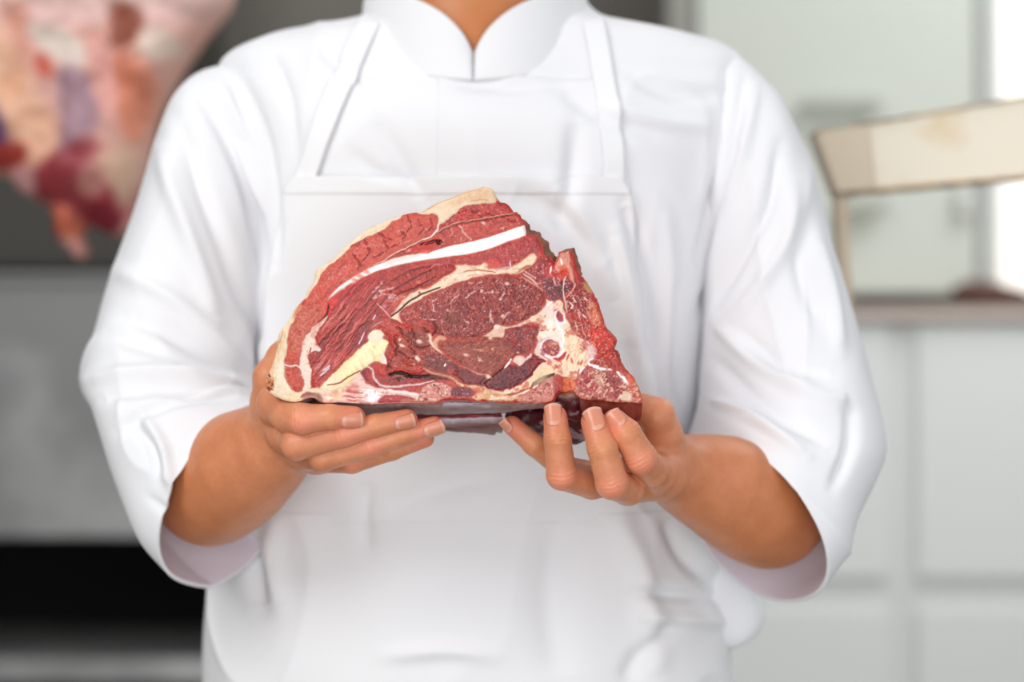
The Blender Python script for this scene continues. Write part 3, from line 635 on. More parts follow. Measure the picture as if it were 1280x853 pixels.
M_fat = mat('meat_fat', attr='Col', rough=.5, spec=.4, sss=.2, sss_r=(1, .6, .35), sss_s=.004, bump=.25, bscale=500, bdist=.0006)
M_bone = mat('bone', attr='Col', rough=.35, spec=.5, sss=.15, sss_r=(1, .8, .6), sss_s=.003)

meat = empty('meat_joint', P(570, 500, .06), 'large raw red meat joint with white bone strip, cradled in both hands', 'meat')
def meat_part(name, V, F, C, m, label=None):
    used, inv = np.unique(F, return_inverse=True)
    o = mesh_np(name, V[used] - np.array(meat.location), inv.reshape(F.shape), m, colors=C[used])
    o.parent = meat
    if label: o['label'] = label
    return o
# --- sides and back, extruded from the rim of the cut face
L = mloop; bx_ = mx_[L]; by_ = my_[L]; nL = len(L)
kk = 9
tx = np.roll(bx_, -kk) - np.roll(bx_, kk); ty = np.roll(by_, -kk) - np.roll(by_, kk)
ln = np.hypot(tx, ty) + 1e-9; nx = ty / ln; ny = -tx / ln
cxm, cym = 575, 410
flip = np.sign(np.sum(nx * (bx_ - cxm) + ny * (by_ - cym))); nx *= flip; ny *= flip
for _ in range(30):
    nx = (np.roll(nx, 1) + nx + np.roll(nx, -1)) / 3; ny = (np.roll(ny, 1) + ny + np.roll(ny, -1)) / 3
smx, smy = bx_.copy(), by_.copy()
for _ in range(60): smx = (np.roll(smx, 1) + smx + np.roll(smx, -1)) / 3; smy = (np.roll(smy, 1) + smy + np.roll(smy, -1)) / 3
leftm = ss(560, 520, bx_) * (by_ < 500) * ss(505, 480, by_)
topright = ss(648, 662, bx_) * ss(735, 715, bx_) * (by_ < 345)
rightm = ss(700, 730, bx_) * (by_ < 500)
bott = ss(496, 501, by_)
blk = bott * ss(715, 725, bx_)
depths = [.0015, .004, .008, .014, .022, .032, .045, .060, .078, .095, .108, .116]
SV = [FV[L]]; SC_ = [mcol[L]]
face_lab = cv.lab[L]
for j, dp in enumerate(depths):
    t = dp / depths[-1]
    sm = ss(0, .03, dp)
    x = bx_ * (1 - sm) + smx * sm; y = by_ * (1 - sm) + smy * sm
    rnd_ = 1.6 * math.sin(min(1, dp / .02) * math.pi / 2)
    o_ = rnd_ * (1 - bott)
    o_ = o_ + topright * 9 * ss(.006, .03, dp) + rightm * (1 - topright) * (-4 * ss(.01, .05, dp))
    dn = bott * (9 * ss(0, .02, dp)) * (1 - blk) + blk * 24 * ss(0, .012, dp)
    w = (vn(bx_ / 9 + dp * 60, by_ / 9 + dp * 45, 60) - .5) * 3 * ss(0, .01, dp)
    vx = nx * (1 - topright) + .72 * topright; vy = ny * (1 - topright) - .69 * topright
    w = w * (1 + topright * 1.5)
    X = x + vx * (o_ + w); Yp = y + vy * (o_ + w) + dn * (1 - .5 * t)
    sc_ = 1 - .12 * t ** 2 - .14 * max(0, t - .8) / .2; X = 565 + (X - 565) * sc_; Yp = 425 + (Yp - 425) * sc_
    SV.append(np.stack([(X - 640) * S0, FV[L][:, 1] * (1 - sm) + dp, CZ - (Yp - 426.5) * S0], 1))
    n1 = (vn(bx_ / 5, dp * 500 + by_ / 5, 66) - .5)
    c = np.tile(np.array([150., 62, 52]), (nL, 1))
    def put(c, wgt, col): return c * (1 - wgt[:, None]) + np.asarray(col, float) * wgt[:, None]
    c = put(c, ss(560, 540, bx_) * (by_ < 497), (222, 188, 146)); c = put(c, ((by_ < 262) & (bx_ < 622)) * 1., (222, 180, 134))
    c = put(c, topright, (140, 84, 62)); c = put(c, rightm * (1 - topright), (186, 100, 76))
    c = put(c, bott, (176, 146, 146)); c = put(c, blk, (140, 62, 50))
    c = c + n1[:, None] * 50
    SC_.append(lin(np.clip(c, 5, 250)))
SVa = np.concatenate(SV); SCa = np.concatenate(SC_)
nr = len(SV)
base = np.arange(nL); nxt_ = np.roll(base, -1)
SF = []
for j in range(nr - 1): SF.append(np.stack([j * nL + base, (j + 1) * nL + base, (j + 1) * nL + nxt_, j * nL + nxt_], 1))
SF = np.concatenate(SF)
isR = np.tile((face_lab == LR) | ((face_lab == LC)), nr - 1)
# back cap
cen = SVa[-nL:].mean(0) + np.array([0, .006, 0])
rings = [SVa[-nL:] + (cen - SVa[-nL:]) * q for q in (.25, .5, .75, .97)]
SVb = np.concatenate([SVa] + rings); SCb = np.concatenate([SCa] + [np.tile(lin((160, 76, 62)), (nL, 1))] * 4)
CF = np.concatenate([np.stack([(nr - 1 + j) * nL + base, (nr + j) * nL + base, (nr + j) * nL + nxt_, (nr - 1 + j) * nL + nxt_], 1) for j in range(4)])
CF2 = np.stack([(nr + 3) * nL + base[:-2:2], (nr + 3) * nL + base[1:-1:2], (nr + 3) * nL + base[2::2][:len(base[:-2:2])], (nr + 3) * nL + base[2::2][:len(base[:-2:2])]], 1)
# face quads seen from the front: ensure winding gives normals toward -Y
def wind(V, Q):
    n = np.cross(V[Q[0, 2]] - V[Q[0, 0]], V[Q[0, 3]] - V[Q[0, 1]])
    return Q if n[1] < 0 else Q[:, ::-1]
FQ = wind(FV, mQ)
flab = cv.lab[mQ[:, 0]]
# offset side/back indices after face verts so that the muscle part is one mesh
AllV = np.concatenate([FV, SVb]); AllC = np.concatenate([mcol, SCb])
sideF = SF + len(FV); capF = CF + len(FV)
s_ = SVb[SF[0]]; nrm = np.cross(s_[2] - s_[0], s_[3] - s_[1]); ctr = s_.mean(0) - P(575, 410, .05)
if nrm @ ctr < 0: sideF = sideF[:, ::-1]; capF = capF[:, ::-1]
# weld the first ring of the side to the face rim
remap = np.arange(len(AllV)); remap[len(FV) + base] = L
sideF = remap[sideF]; capF = remap[capF]
meat_part('muscle', AllV, FQ[flab == LM], AllC, M_meat)
meat_part('outer_flesh', AllV, np.concatenate([sideF[~isR], capF]), AllC, M_side, 'dry brown outer flesh round the sides and back')
meat_part('rind', AllV, np.concatenate([FQ[flab == LR], sideF[isR & np.tile(face_lab == LR, nr - 1)]]), AllC, M_fat, 'cream rind along the left edge')
meat_part('fat_cap', AllV, np.concatenate([FQ[flab == LC], sideF[isR & np.tile(face_lab == LC, nr - 1)]]), AllC, M_fat, 'tan fat cap at the top')
# the bone strip is the thing on its own; saw-cut bones at the foot of the face are another part
isbar = (my_[mQ[:, 0]] < 390)
meat_part('bone', AllV, FQ[(flab == LB) & isbar], AllC, M_bone, 'long white bone strip')
qx_ = mx_[mQ[:, 0]]
meat_part('sawn_bone', AllV, FQ[(flab == LB) & ~isbar & (qx_ < 600)], AllC, M_meat, 'mottled sawn bone at the middle of the lower edge')
meat_part('sawn_bone', AllV, FQ[(flab == LB) & ~isbar & (qx_ >= 600) & (qx_ < 708)], AllC, M_meat, 'mottled sawn bone beside the notch')
meat_part('sawn_bone', AllV, FQ[(flab == LB) & ~isbar & (qx_ >= 708)], AllC, M_meat, 'mottled sawn bone block at the lower right corner')
meat_part('ligament', AllV, FQ[flab == LL], AllC, M_fat, 'pale yellow ligament')
meat_part('fat_seam', AllV, FQ[flab == LS], AllC, M_fat, 'cream seams of fat between the muscles')
meat_part('connective_tissue', AllV, FQ[flab == LK], AllC, M_fat, 'cream and white connective tissue on the right')
qy_ = my_[mQ[:, 0]]
meat_part('marrow_bone', AllV, FQ[(flab == LO) & (qx_ > 640) & (qy_ > 415)], AllC, M_meat, 'round bone end with red marrow')
meat_part('marrow_bone', AllV, FQ[(flab == LO) & (qx_ > 640) & (qy_ <= 415)], AllC, M_meat, 'small oval bone end')
meat_part('marrow_bone', AllV, FQ[(flab == LO) & (qx_ <= 640)], AllC, M_meat, 'long bright red marrow at the lower edge')

# --- rib strips under the cut
def slab(name, rows, seed, cols, parent, m, nxs=150):
    """rows: list of (Y, [(px,py)...]) ; lofted closed band"""
    V = []; C = []; R = len(rows)
    for r, (Yv, pl) in enumerate(rows):
        pl = np.asarray(pl, float); t = np.linspace(0, len(pl) - 1, nxs); i = np.minimum(t.astype(int), len(pl) - 2); f = (t - i)[:, None]
        q = pl[i] * (1 - f) + pl[i + 1] * f
        jx = vn(q[:, 0] / 7, np.full(nxs, r * 3.3), seed) - .5
        q[:, 1] += jx * 1.6
        for k in range(nxs): V.append(P(q[k, 0], q[k, 1], Yv + (vn(np.array([q[k, 0] / 10]), np.array([r * 1.]), seed + 3)[0] - .5) * .002))
        n1 = fbm(q[:, 0] / 14, np.full(nxs, r * 2.1), seed + 5, 3)[:, None] - .5
        C.append(np.clip(np.asarray(cols[r], float)[None] + n1 * 70, 5, 250))
    V = np.array(V) - np.array(meat.location); F = []
    for r in range(R):
        r2 = (r + 1) % R
        for k in range(nxs - 1): F.append([r * nxs + k, r * nxs + k + 1, r2 * nxs + k + 1, r2 * nxs + k])
    F = np.array(F)
    V4, F4 = V, F
    caps = [list(range(0, R * nxs, nxs))[::-1], [r * nxs + nxs - 1 for r in range(R)]]
    o = mesh_np(name, V4, [list(q) for q in F4] + caps, m, colors=lin(np.concatenate(C)))
    bm = bmesh.new(); bm.from_mesh(o.data); bmesh.ops.recalc_face_normals(bm, faces=bm.faces[:]); bm.to_mesh(o.data); bm.free()
    o.parent = parent; return o
g1, g2, g3, g4 = (184,160,166), (222,204,222), (166,140,132), (130,62,64)
slab('rib_strip', [(.004, [(428,503),(560,503),(640,503.5),(700,503)]), (.008, [(430,506),(560,506),(640,506),(690,506)]), (.012, [(432,509),(560,509),(640,508),(684,508)]), (.020, [(436,512),(560,512),(640,511),(678,509)]), (.030, [(440,517),(560,517),(620,516),(668,511)]), (.040, [(445,521),(560,520),(620,518),(660,512)]), (.055, [(445,516),(560,514),(620,512),(660,510)]), (.05, [(440,500),(560,500),(620,500),(690,500)])], 100, [g1, g2, g1, g3, g1, g4, g4, g4], meat, M_side)
slab('rib_strip', [(.036, [(500,519),(560,519),(627,518)]), (.038, [(500,523),(560,522),(628,521)]), (.041, [(502,525),(560,525),(628,522)]), (.048, [(504,531),(560,531),(629,527)]), (.056, [(506,536),(560,536),(629,531),(632,533)]), (.064, [(508,541),(560,540),(600,542),(618,544),(622,538),(627,542),(629,534)]), (.085, [(508,536),(560,534),(620,534)]), (.08, [(508,515),(560,515),(620,515)])], 120, [g4, (130,40,52), g2, g3, (128,84,88), g3, g4, g4], meat, M_side)
# dark flesh hanging behind the fingers
def f_dark(p):
    d = seg(p, P(650, 522, .060), P(735, 522, .040), .010, .013)
    d = smin(d, seg(p, P(665, 535, .065), P(720, 535, .055), .009, .011), .006)
    d = smin(d, seg(p, P(712, 512, .022), P(735, 518, .03), .006, .008), .005)
    d = smin(d, seg(p, P(730, 522, .035), P(770, 520, .045), .010, .008), .006)
    d = smin(d, seg(p, P(690, 494, .020), P(724, 494, .018), .0075, .0085), .004)
    return d + (vn3(p * 160) - .5) * .005
V, F = polygonise(f_dark, P(560, 565, .0) - [.0, .02, .0], P(800, 470, .095), .0013)
n1 = vn3(V * 220, 3); cc = lin((92, 28, 34))[None] * (0.55 + 1.1 * n1[:, None]); cc = np.where(n1[:, None] > .72, lin((170, 140, 150))[None], cc)
hx_, hy_ = PXY(V); w_ = (ss(500, 488, hy_) * (hx_ > 680))[:, None]; cc = cc * (1 - w_) + lin((190, 130, 84))[None] * w_ * (.5 + n1[:, None])
o = mesh_np('hanging_flesh', V - np.array(meat.location), F, M_meat, colors=cc); o.parent = meat

def f_gap(p): return seg(p, P(366, 499, .034), P(440, 499, .032), .0075, .0075) + (vn3(p * 160) - .5) * .004  # dark flesh added to fill the gap and block the white behind
V, F = polygonise(f_gap, P(340, 525, .0), P(470, 475, .06), .0013)
n1 = vn3(V * 220, 3)
o = mesh_np('gap_filler', V - np.array(meat.location), F, M_meat, colors=lin((96, 60, 56))[None] * (.4 + n1[:, None])); o.parent = meat
# ================================================================== PERSON
def J(px, py, Ymm, rmm): return (P(px, py, Ymm / 1000.), rmm / 1000.)
def chain(p, js, k=.003):
    d = None
    for (a, ra), (b, rb) in zip(js[:-1], js[1:]):
        e = seg(p, a, b, ra, rb); d = e if d is None else smin(d, e, k)
    return d
def dorsal(p, d, joint, axis, n, amp=.0003, lam=.0028, w=.0045):
    """skin creases across the back of a finger joint"""
    q = p - joint; t = q @ axis + (vn3(p * 260, 4) - .5) * .0016; amp = amp * (.5 + vn3(p * 170, 6)); s = ss(0, .004, q @ n) * (np.linalg.norm(q, axis=1) < .016)
    return d + amp * np.cos(2 * math.pi * t / lam) * np.exp(-(t / w) ** 2) * s
def unit(v): v = np.asarray(v, float); return v / np.linalg.norm(v)
# right hand of the person (left in the picture)
RH = dict(
 index=[J(346,506,34,13.5), J(360,520,16,11.8), J(378,524,3,10.8), J(413,521.5,-1,8.7), J(443,521.5,1,7.6)],
 middle=[J(360,545,44,12), J(371,556,16,11), J(430,543,6,8.8), J(470,532,5,8.0), J(509,524.5,6,7.3)],
 ring=[J(380,566,52,11.5), J(403,572,22,10.2), J(464,556,13,8.6), J(505,543,11,7.7), J(543,533,12,7.0)],
 pinky=[J(396,574,62,10), J(440,577,36,8.6), J(490,563,30,7.2), J(532,549,28,6.0)])
RHthumb = [J(345,540,70,15), J(338,505,60,14), J(339,472,52,12.5), J(352,446,58,10), J(362,430,66,8)]
RA = [J(360,546,80,22), J(340,560,86,27), J(308,580,108,36), J(282,600,132,38.5), J(262,613,158,37.5), J(232,592,188,38)]
def f_rhand(p):
    d = None
    for nme in ('index', 'middle', 'ring', 'pinky'):
        c = chain(p, RH[nme], .002)
        if nme != 'pinky':
            js = RH[nme]; kj = js[-3][0]; ax = unit(js[-2][0] - js[-4 if len(js) > 4 else 0][0])
            c = dorsal(p, c, js[-3][0], unit(js[-2][0] - js[-3][0]), unit([0, -1, -.4]))
            c = dorsal(p, c, js[-2][0], unit(js[-1][0] - js[-2][0]), unit([0, -1, -.4]), .0002, .002, .003)
        d = c if d is None else smin(d, c, .0012)
    pal = chain(p, [RA[0], J(362,535,62,17), J(364,535,50,12)], .01)
    for nme in ('index', 'middle', 'ring', 'pinky'):
        a, ra = RH[nme][0]
        pal = smin(pal, seg(p, RA[0][0], a, .016, ra * .98), .010)
    pal = smin(pal, chain(p, RHthumb, .004), .009)
    d = smin(d, pal, .006)
    arm = chain(p, RA, .02)
    d = smin(d, arm, .010)
    return d
# left hand of the person (right in the picture)
LH = dict(
 ring=[J(775,600,52,11.5), J(740,606,24,10.2), J(702,594,-2,10.4), J(697,550,-9,9.3), J(694,521,-5,8.2)],
 middle=[J(800,606,46,12), J(785,612,18,11.2), J(765,604,-10,11.2), J(753,561,-16,10.2), J(742,528,-10,8.8)],
 index=[J(820,592,38,13.5), J(814,588,18,11.6), J(801,573,-4,11.2), J(783,542,-9,10), J(769,527,-5,8.6)],
 pinky=[J(755,596,62,9.5), J(706,586,40,8.8), J(668,556,30,8.0), J(640,532,26,6.8)])
LHthumb = [J(838,566,72,15), J(826,540,54,14.2), J(821,520,44,12.6), J(803,512,46,10.5), J(790,505,55,9)]
LA = [J(840,588,82,20), J(858,594,96,25), J(902,609,114,34), J(940,630,134,38), J(962,640,156,38), J(992,614,186,38)]
def f_lhand(p):
    d = None
    for nme in ('ring', 'middle', 'index', 'pinky'):
        c = chain(p, LH[nme], .0022)
        js = LH[nme]
        if nme != 'pinky':
            c = dorsal(p, c, js[2][0] + np.array([0, 0, .002]), unit(js[3][0] - js[2][0]), unit([0, -1, -.3]), .00026, .0030, .005)
            c = dorsal(p, c, js[3][0], unit(js[4][0] - js[3][0]), unit([0, -1, 0]), .00036, .0028, .0045)
        d = c if d is None else smin(d, c, .0012)
    pal = chain(p, [LA[0], J(826,590,60,16), J(805,590,55,13)], .01)
    for nme in ('ring', 'middle', 'index', 'pinky'):
        a, ra = LH[nme][0]
        pal = smin(pal, seg(p, LA[0][0], a, .017, ra * .98), .010)
    pal = smin(pal, chain(p, LHthumb, .004), .008)
    d = smin(d, pal, .0035)
    return smin(d, chain(p, LA, .02), .007)
# the rest of the body, coarser: covered by clothes and above the frame
HEAD = P(600, -170, .285)
def f_body(p):
    def Q(px, py, Y): return P(px, py, Y)
    d = chain(p, [(Q(598,160,.31), .080), (Q(597,92,.294), .056), (Q(598,40,.296), .060), (Q(598,-20,.295), .057), (Q(598,-90,.29), .058)], .03)
    tors = chain(p, [(P(592,200,.31) , .115), (P(590,420,.31), .10), (P(588,620,.31), .105), (P(585,800,.32), .11)], .05)
    tors = smin(tors, seg(p, P(430,165,.31), P(765,165,.31), .048, .048), .05)
    tors = smin(tors, seg(p, P(480,860,.32), P(690,860,.32), .11, .11), .06)
    d = smin(d, tors, .05)
    for s_, h in ((-1, RA), (1, LA)):
        sh = P(335 if s_ < 0 else 872, 150, .305)
        el = h[-1][0]; md_ = P(240 if s_ < 0 else 968, 400, .265)
        d = smin(d, chain(p, [(sh, .040), (md_, .038), (el, .037)], .01), .012)
        hip = P(500 if s_ < 0 else 675, 900, .32)
        kn = np.array([hip[0] * 1.02, .30, .47]); an = np.array([hip[0] * 1.05, .33, .09])
        d = smin(d, chain(p, [(hip, .085), (kn, .052), (an, .036)], .03), .03)
    # head and face
    c = HEAD
    d = smin(d, ell(p, c + [0, .012, .03], (.074, .092, .098)), .02)
    d = smin(d, ell(p, c + [0, -.03, -.055], (.055, .055, .055)), .025)
    d = smin(d, seg(p, c + [0, -.082, .012], c + [0, -.099, -.028], .007, .011), .012)
    d = smin(d, ell(p, c + [0, -.082, -.056], (.024, .012, .008)), .008)
    for s_ in (-1, 1):
        d = np.maximum(d, -ell(p, c + [s_ * .032, -.088, .014], (.015, .012, .009)))
        d = np.minimum(d, ell(p, c + [s_ * .032, -.072, .014], (.012, .012, .012)))
        d = smin(d, ell(p, c + [s_ * .076, .012, .0], (.009, .020, .031)), .006)
    return d
def skin_colors(V, N, spots, hair=False):
    n1 = vn3(V * 90, 1)[:, None]; n2 = vn3(V * 400, 2)[:, None]
    c = np.tile(np.array([214., 140, 102]), (len(V), 1)) + (n1 - .5) * np.array([20, 18, 16]) + (n2 - .5) * 10
    for q, r, col, a in spots:
        w = np.exp(-(np.linalg.norm(V - q, axis=1) / r) ** 2)[:, None] * a
        c = c * (1 - w) + np.array(col, float) * w
    return c
M_skin = mat('skin', attr='Col', rough=.42, spec=.45, sss=.18, sss_r=(1, .35, .18), sss_s=.006, bump=.22, bscale=700, bdist=.0005)
PINK = (224, 124, 100); PALE = (232, 176, 142); BROWN = (186, 110, 60)
def hand_mesh(f, lo, hi, vox, H, A, th):
    V, F = polygonise(f, lo, hi, vox)
    sp = [(A[-1][0], .10, BROWN, .85), (A[-3][0], .045, BROWN, .6), (A[1][0], .028, (176, 104, 62), .55)]  # arm and wrist browns, with the shade behind the hand put in
    for nme, js in H.items():
        sp.append((js[-1][0] + np.array([0, -.004, 0]), .011, PINK, .75))
        sp.append((js[-3][0] + np.array([0, -.009, -.003]), .010, (234, 144, 116), .8))
        sp.append((js[-2][0] + np.array([0, -.006, 0]), .006, (214, 142, 92), .6))
        sp.append((js[0][0], .012, (222, 150, 116), .4))
    return V, F, skin_colors(V, None, sp)
def bounds(H, A, th, pad=.035):
    pts = np.array([j[0] for js in list(H.values()) + [A, th] for j in js]); return pts.min(0) - pad, pts.max(0) + pad
lo1, hi1 = bounds(RH, RA, RHthumb, .045); lo2, hi2 = bounds(LH, LA, LHthumb, .045)
V1, F1, C1 = hand_mesh(f_rhand, lo1, hi1, .00085, RH, RA, RHthumb)
V2, F2, C2 = hand_mesh(f_lhand, lo2, hi2, .00085, LH, LA, LHthumb)
V3, F3 = polygonise(f_body, (-.36, .10, .0), (.36, .50, 1.72), .009)
C3 = skin_colors(V3, None, [(P(598, 20, .24), .07, (196, 124, 70), .9)])
hq = V3 - HEAD; hr = (V3[:, 2] > HEAD[2] - .03) & ((hq[:, 1] > .0) | (hq[:, 2] > .07)) & (np.abs(hq[:, 0]) < .1)
C3[hr] = (40, 28, 22); lipm = np.linalg.norm((V3 - (HEAD + [0, -.092, -.056])) / np.array([.024, .02, .008]), axis=1) < 1; C3[lipm] = (176, 90, 84)
PV = np.concatenate([V1, V2, V3]); PF = np.concatenate([F1, F2 + len(V1), F3 + len(V1) + len(V2)])
person = mesh_np('person', PV, PF, M_skin, colors=lin(np.clip(np.concatenate([C1, C2, C3]), 5, 250)))
tag(person, 'person in a white jacket and apron holding out a large meat joint with both hands', 'person')

# --- fingernails
M_nail = mat('fingernail', attr='Col', rough=.28, spec=.5, sss=.1, sss_r=(1, .4, .3), sss_s=.002)
def nail(f, tip, axis, n, w, l, tipfree=.10, col=(216, 140, 112)):
    """thin curved plate laid on the finger: f = surface function used to drop the plate on the skin"""
    ax = unit(axis); n = unit(np.asarray(n) - ax * (np.asarray(n) @ ax)); sd = np.cross(ax, n)
    nu, nv = 15, 17; V = []; C = []
    for j in range(nv):
        v = j / (nv - 1)
        for i in range(nu):
            u = i / (nu - 1) * 2 - 1
            ww = w * .5 * (1 - .10 * (1 - v)) * (min(1, math.sqrt(max(0, 1 - ((.30 - v) / .30) ** 2)) * .75 + .25) if v < .30 else 1)
            ln_ = (v - .5) * l + (.10 * l * (1 - u * u) if v > .6 else 0) * (v - .6) / .4
            V.append((u * ww, ln_, v, u))
    # height of the skin along the middle of the plate, found by marching inward
    q = np.array([tip + ax * ((v - .5) * l) + n * .014 for v in (.1, .25, .4, .55, .7)]); q0 = q.copy()
    for _ in range(50): q = q - n * (np.clip(f(q), -.002, .004) * .8)[:, None]
    hgt = (q - tip) @ n; hgt = np.sort(hgt)[-2] - .0001
    rc = w * .60
    q = np.array([tip + sd * a + ax * b + n * (hgt - (rc - math.sqrt(rc * rc - min(a * a, rc * rc * .98))) - .0009 * max(0, (v - .55) / .45) ** 2) for a, b, v, u in V])
    # smooth the plate height so knuckle blending does not dent it
    for a, b, v, u in V:
        free = v > 1 - tipfree
        base = np.array(col, float); lun = np.array([228, 176, 156.])
        if free: cc = np.array([224, 170, 148.])
        else: cc = base + (lun - base) * (1 if v < .22 and abs(u) < .6 else .0) * .6
        if abs(u) > .9: cc = cc * .88
        C.append(cc)
    F = [[j * nu + i, j * nu + i + 1, (j + 1) * nu + i + 1, (j + 1) * nu + i] for j in range(nv - 1) for i in range(nu - 1)]
    o = mesh_np('fingernail', q, np.array(F), M_nail, parent=person, colors=lin(np.array(C)))
    md = o.modifiers.new('thick', 'SOLIDIFY'); md.thickness = .0007; md.offset = 1
    return o
def toward(px, py, Y): return P(px, py, Y)
for nme, px, py, Y, n, w, l in [
    ('index', 439, 523.5, .0, (.05, -1, -.30), .0115, .0135),
    ('middle', 505, 526, .004, (.05, -1, -.38), .0105, .0130),
    ('ring', 541, 534.5, .010, (.05, -1, -.42), .0105, .0135)]:
    nail(f_rhand, P(px, py, Y), RH[nme][-1][0] - RH[nme][-2][0], n, w, l)
for nme, px, py, Y, n, w, l in [
    ('ring', 692.5, 521.5, -.008, (-.10, -1, .02), .0115, .0145),
    ('middle', 744, 528.5, -.012, (0, -1, .04), .0130, .0155),
    ('index', 773, 527, -.008, (-.1, -1, .02), .0120, .0125),
    ('pinky', 634, 531, .022, (-.5, -1, -.7), .0080, .0090)]:
    nail(f_lhand, P(px, py, Y), LH[nme][-1][0] - LH[nme][-2][0], n, w, l, .10)

# ================================================================== CLOTHES
M_cloth = mat('white_cotton', (.83, .835, .86), rough=.85, spec=.2, bump=.12, bscale=1500, bdist=.0004)
M_bounce_inside = mat('cotton_inside', (.84, .78, .86), rough=.9, spec=.1)  # same cotton, lavender bounce light put into the inside colour
M_apron = mat('white_apron_cloth', (.87, .875, .895), rough=.85, spec=.2, bump=.1, bscale=1500, bdist=.0004)
def interp(tab, v):
    t = np.array(tab, float); return [np.interp(v, t[:, 0], t[:, k]) for k in range(1, t.shape[1])]
# py, left px, right px, centre depth, half depth
TOR = [(-10,500,700,.300,.045),(5,490,730,.300,.050),(24,462,760,.300,.056),(38,402,836,.300,.063),(50,352,876,.300,.070),(66,305,908,.302,.078),(82,282,926,.304,.087),(100,278,933,.305,.095),(115,272,940,.306,.102),(130,268,944,.307,.108),(170,270,940,.31,.124),(230,284,925,.31,.130),
       (300,298,908,.31,.132),(380,306,892,.31,.130),(460,304,884,.31,.126),(540,298,880,.31,.124),(620,288,882,.312,.126),(700,282,886,.315,.130),(780,273,892,.318,.133),(853,271,897,.32,.134),(960,274,896,.32,.130),(1000,266,900,.32,.128)]
YS = .31
TORs = catmull(TOR, 6, False)
def tor_par(py):
    l, r, yc, dp = interp(TORs, py); k = mm(YS)
    return (l - 640) * k, (r - 640) * k, yc, dp
def front_y(x, z, off=0):
    """depth of the front of the jacket at world x,z"""
    py = 426.5 - (z - CZ) / mm(YS)
    xl, xr, yc, dp = tor_par(py); c = (xl + xr) / 2; w = (xr - xl) / 2 + off
    q = np.clip(np.abs((x - c) / w), 0, .999)
    return yc - (dp + off) * (1 - q ** 2.3) ** (1 / 2.3)
FOLDS = [  # polyline in photo pixels, width px, amplitude mm (+ out, - in)
 ([(250,120),(290,190),(318,270),(330,330)],16,-5),([(300,95),(330,160),(345,250),(350,330)],14,-4),([(275,110),(305,180),(330,260)],12,4),
 ([(345,75),(365,130),(372,200)],12,-3),([(400,60),(430,90),(470,110)],12,-3),([(225,150),(250,240),(290,340),(322,420)],18,-5),([(205,190),(235,300),(270,400)],18,5),
 ([(112,476),(180,470),(250,478),(320,490)],12,5),([(130,500),(200,488),(290,492)],12,-4),([(150,540),(210,505),(300,495)],14,-4),([(165,530),(190,560),(200,600)],10,-3),([(175,515),(205,560),(215,610)],12,4),
 ([(160,400),(230,430),(310,470)],18,-4),([(150,340),(220,380),(300,450)],18,4),([(130,420),(190,440),(280,475)],14,-3),([(185,620),(215,650),(225,690)],10,-2),
 ([(470,150),(500,200),(530,250)],16,-3),([(440,190),(470,215),(520,225)],14,-2),([(560,110),(640,112),(720,100)],14,-2),([(640,240),(700,270),(760,330)],24,-4),([(690,230),(740,300),(770,380)],22,4),
 ([(780,255),(800,310),(812,380),(818,450)],14,-6),([(770,290),(786,360),(792,440)],14,4),([(830,260),(838,350),(836,450)],20,4),([(845,350),(850,430),(852,500)],12,-4),
 ([(930,100),(915,180),(890,260),(874,330)],9,-4),([(945,110),(930,190),(905,260)],12,3),([(975,180),(960,260),(910,340),(880,390)],16,-5),([(990,230),(985,300),(940,370),(900,410)],16,4),([(1010,260),(1000,330),(1020,400)],18,-4),
 ([(1020,300),(1040,380),(1050,440)],14,4),([(890,400),(940,450),(1030,500),(1060,500)],16,4),([(890,450),(950,500),(1040,560)],16,-4),([(885,500),(940,520),(1010,570)],12,4),([(1060,500),(1060,560),(1040,610)],12,-4),([(930,420),(980,460),(1040,470)],14,-4),
 ([(700,110),(760,150),(830,170)],20,-3),([(780,90),(840,115),(900,120)],16,-3),([(760,130),(820,150),(890,160)],16,3),([(720,150),(715,220),(700,280)],22,-4),
 ([(780,420),(800,500),(810,560)],18,-4),([(860,560),(840,600),(800,640)],24,-5),
 ([(300,660),(320,700),(330,760)],20,-5),([(350,640),(340,700),(350,760)],22,4),([(700,640),(690,740),(700,850)],40,-5),([(760,640),(800,720),(820,850)],30,5),([(830,650),(860,700),(900,740)],18,-6),([(790,740),(850,745),(905,750)],14,-5),([(800,770),(860,775),(905,780)],14,4),([(640,600),(560,610),(480,640)],24,-3),
 ([(840,780),(800,820),(780,853)],20,-4),([(460,600),(455,640),(460,690)],16,-3),([(480,820),(560,812),(620,820)],18,3),
]
FOLDS = [(catmull(a, 4, False), w, h) for a, w, h in FOLDS]
def fold_disp(Vp, N, scale=1.):
    px, py = PXY(Vp); d = np.zeros(len(Vp))
    fr = ss(-.05, -.35, N[:, 1])
    for pl, w, h in FOLDS:
        lo = pl.min(0) - 2.5 * w; hi = pl.max(0) + 2.5 * w
        i = np.where((px > lo[0]) & (px < hi[0]) & (py > lo[1]) & (py < hi[1]) & (fr > 0))[0]
        if len(i) == 0: continue
        e, t = segdist(px[i], py[i], pl, False)
        en = np.clip(np.sin(np.pi * np.clip(t, .03, .97)), 0, 1) ** .6
        d[i] += h * .0018 * np.exp(-(e / w) ** 2 * 2.8) * en * fr[i]
    return d * scale
def soft(Vp, amp=.0035, sc=9., seed=5):
    rg = 1 - np.abs(vn3(Vp * np.array([16, 10, 7.]) + (vn3(Vp * 6, 9) - .5)[:, None] * 2.2, seed + 4) - .5) * 2
    return rg ** 4 * amp * 1.1 + (vn3(Vp * np.array([sc * 1.3, sc, sc * .6]), seed) - .5) * 2 * amp + (vn3(Vp * np.array([sc * 3, sc * 3, sc * 1.6]), seed + 2) - .5) * amp * .8
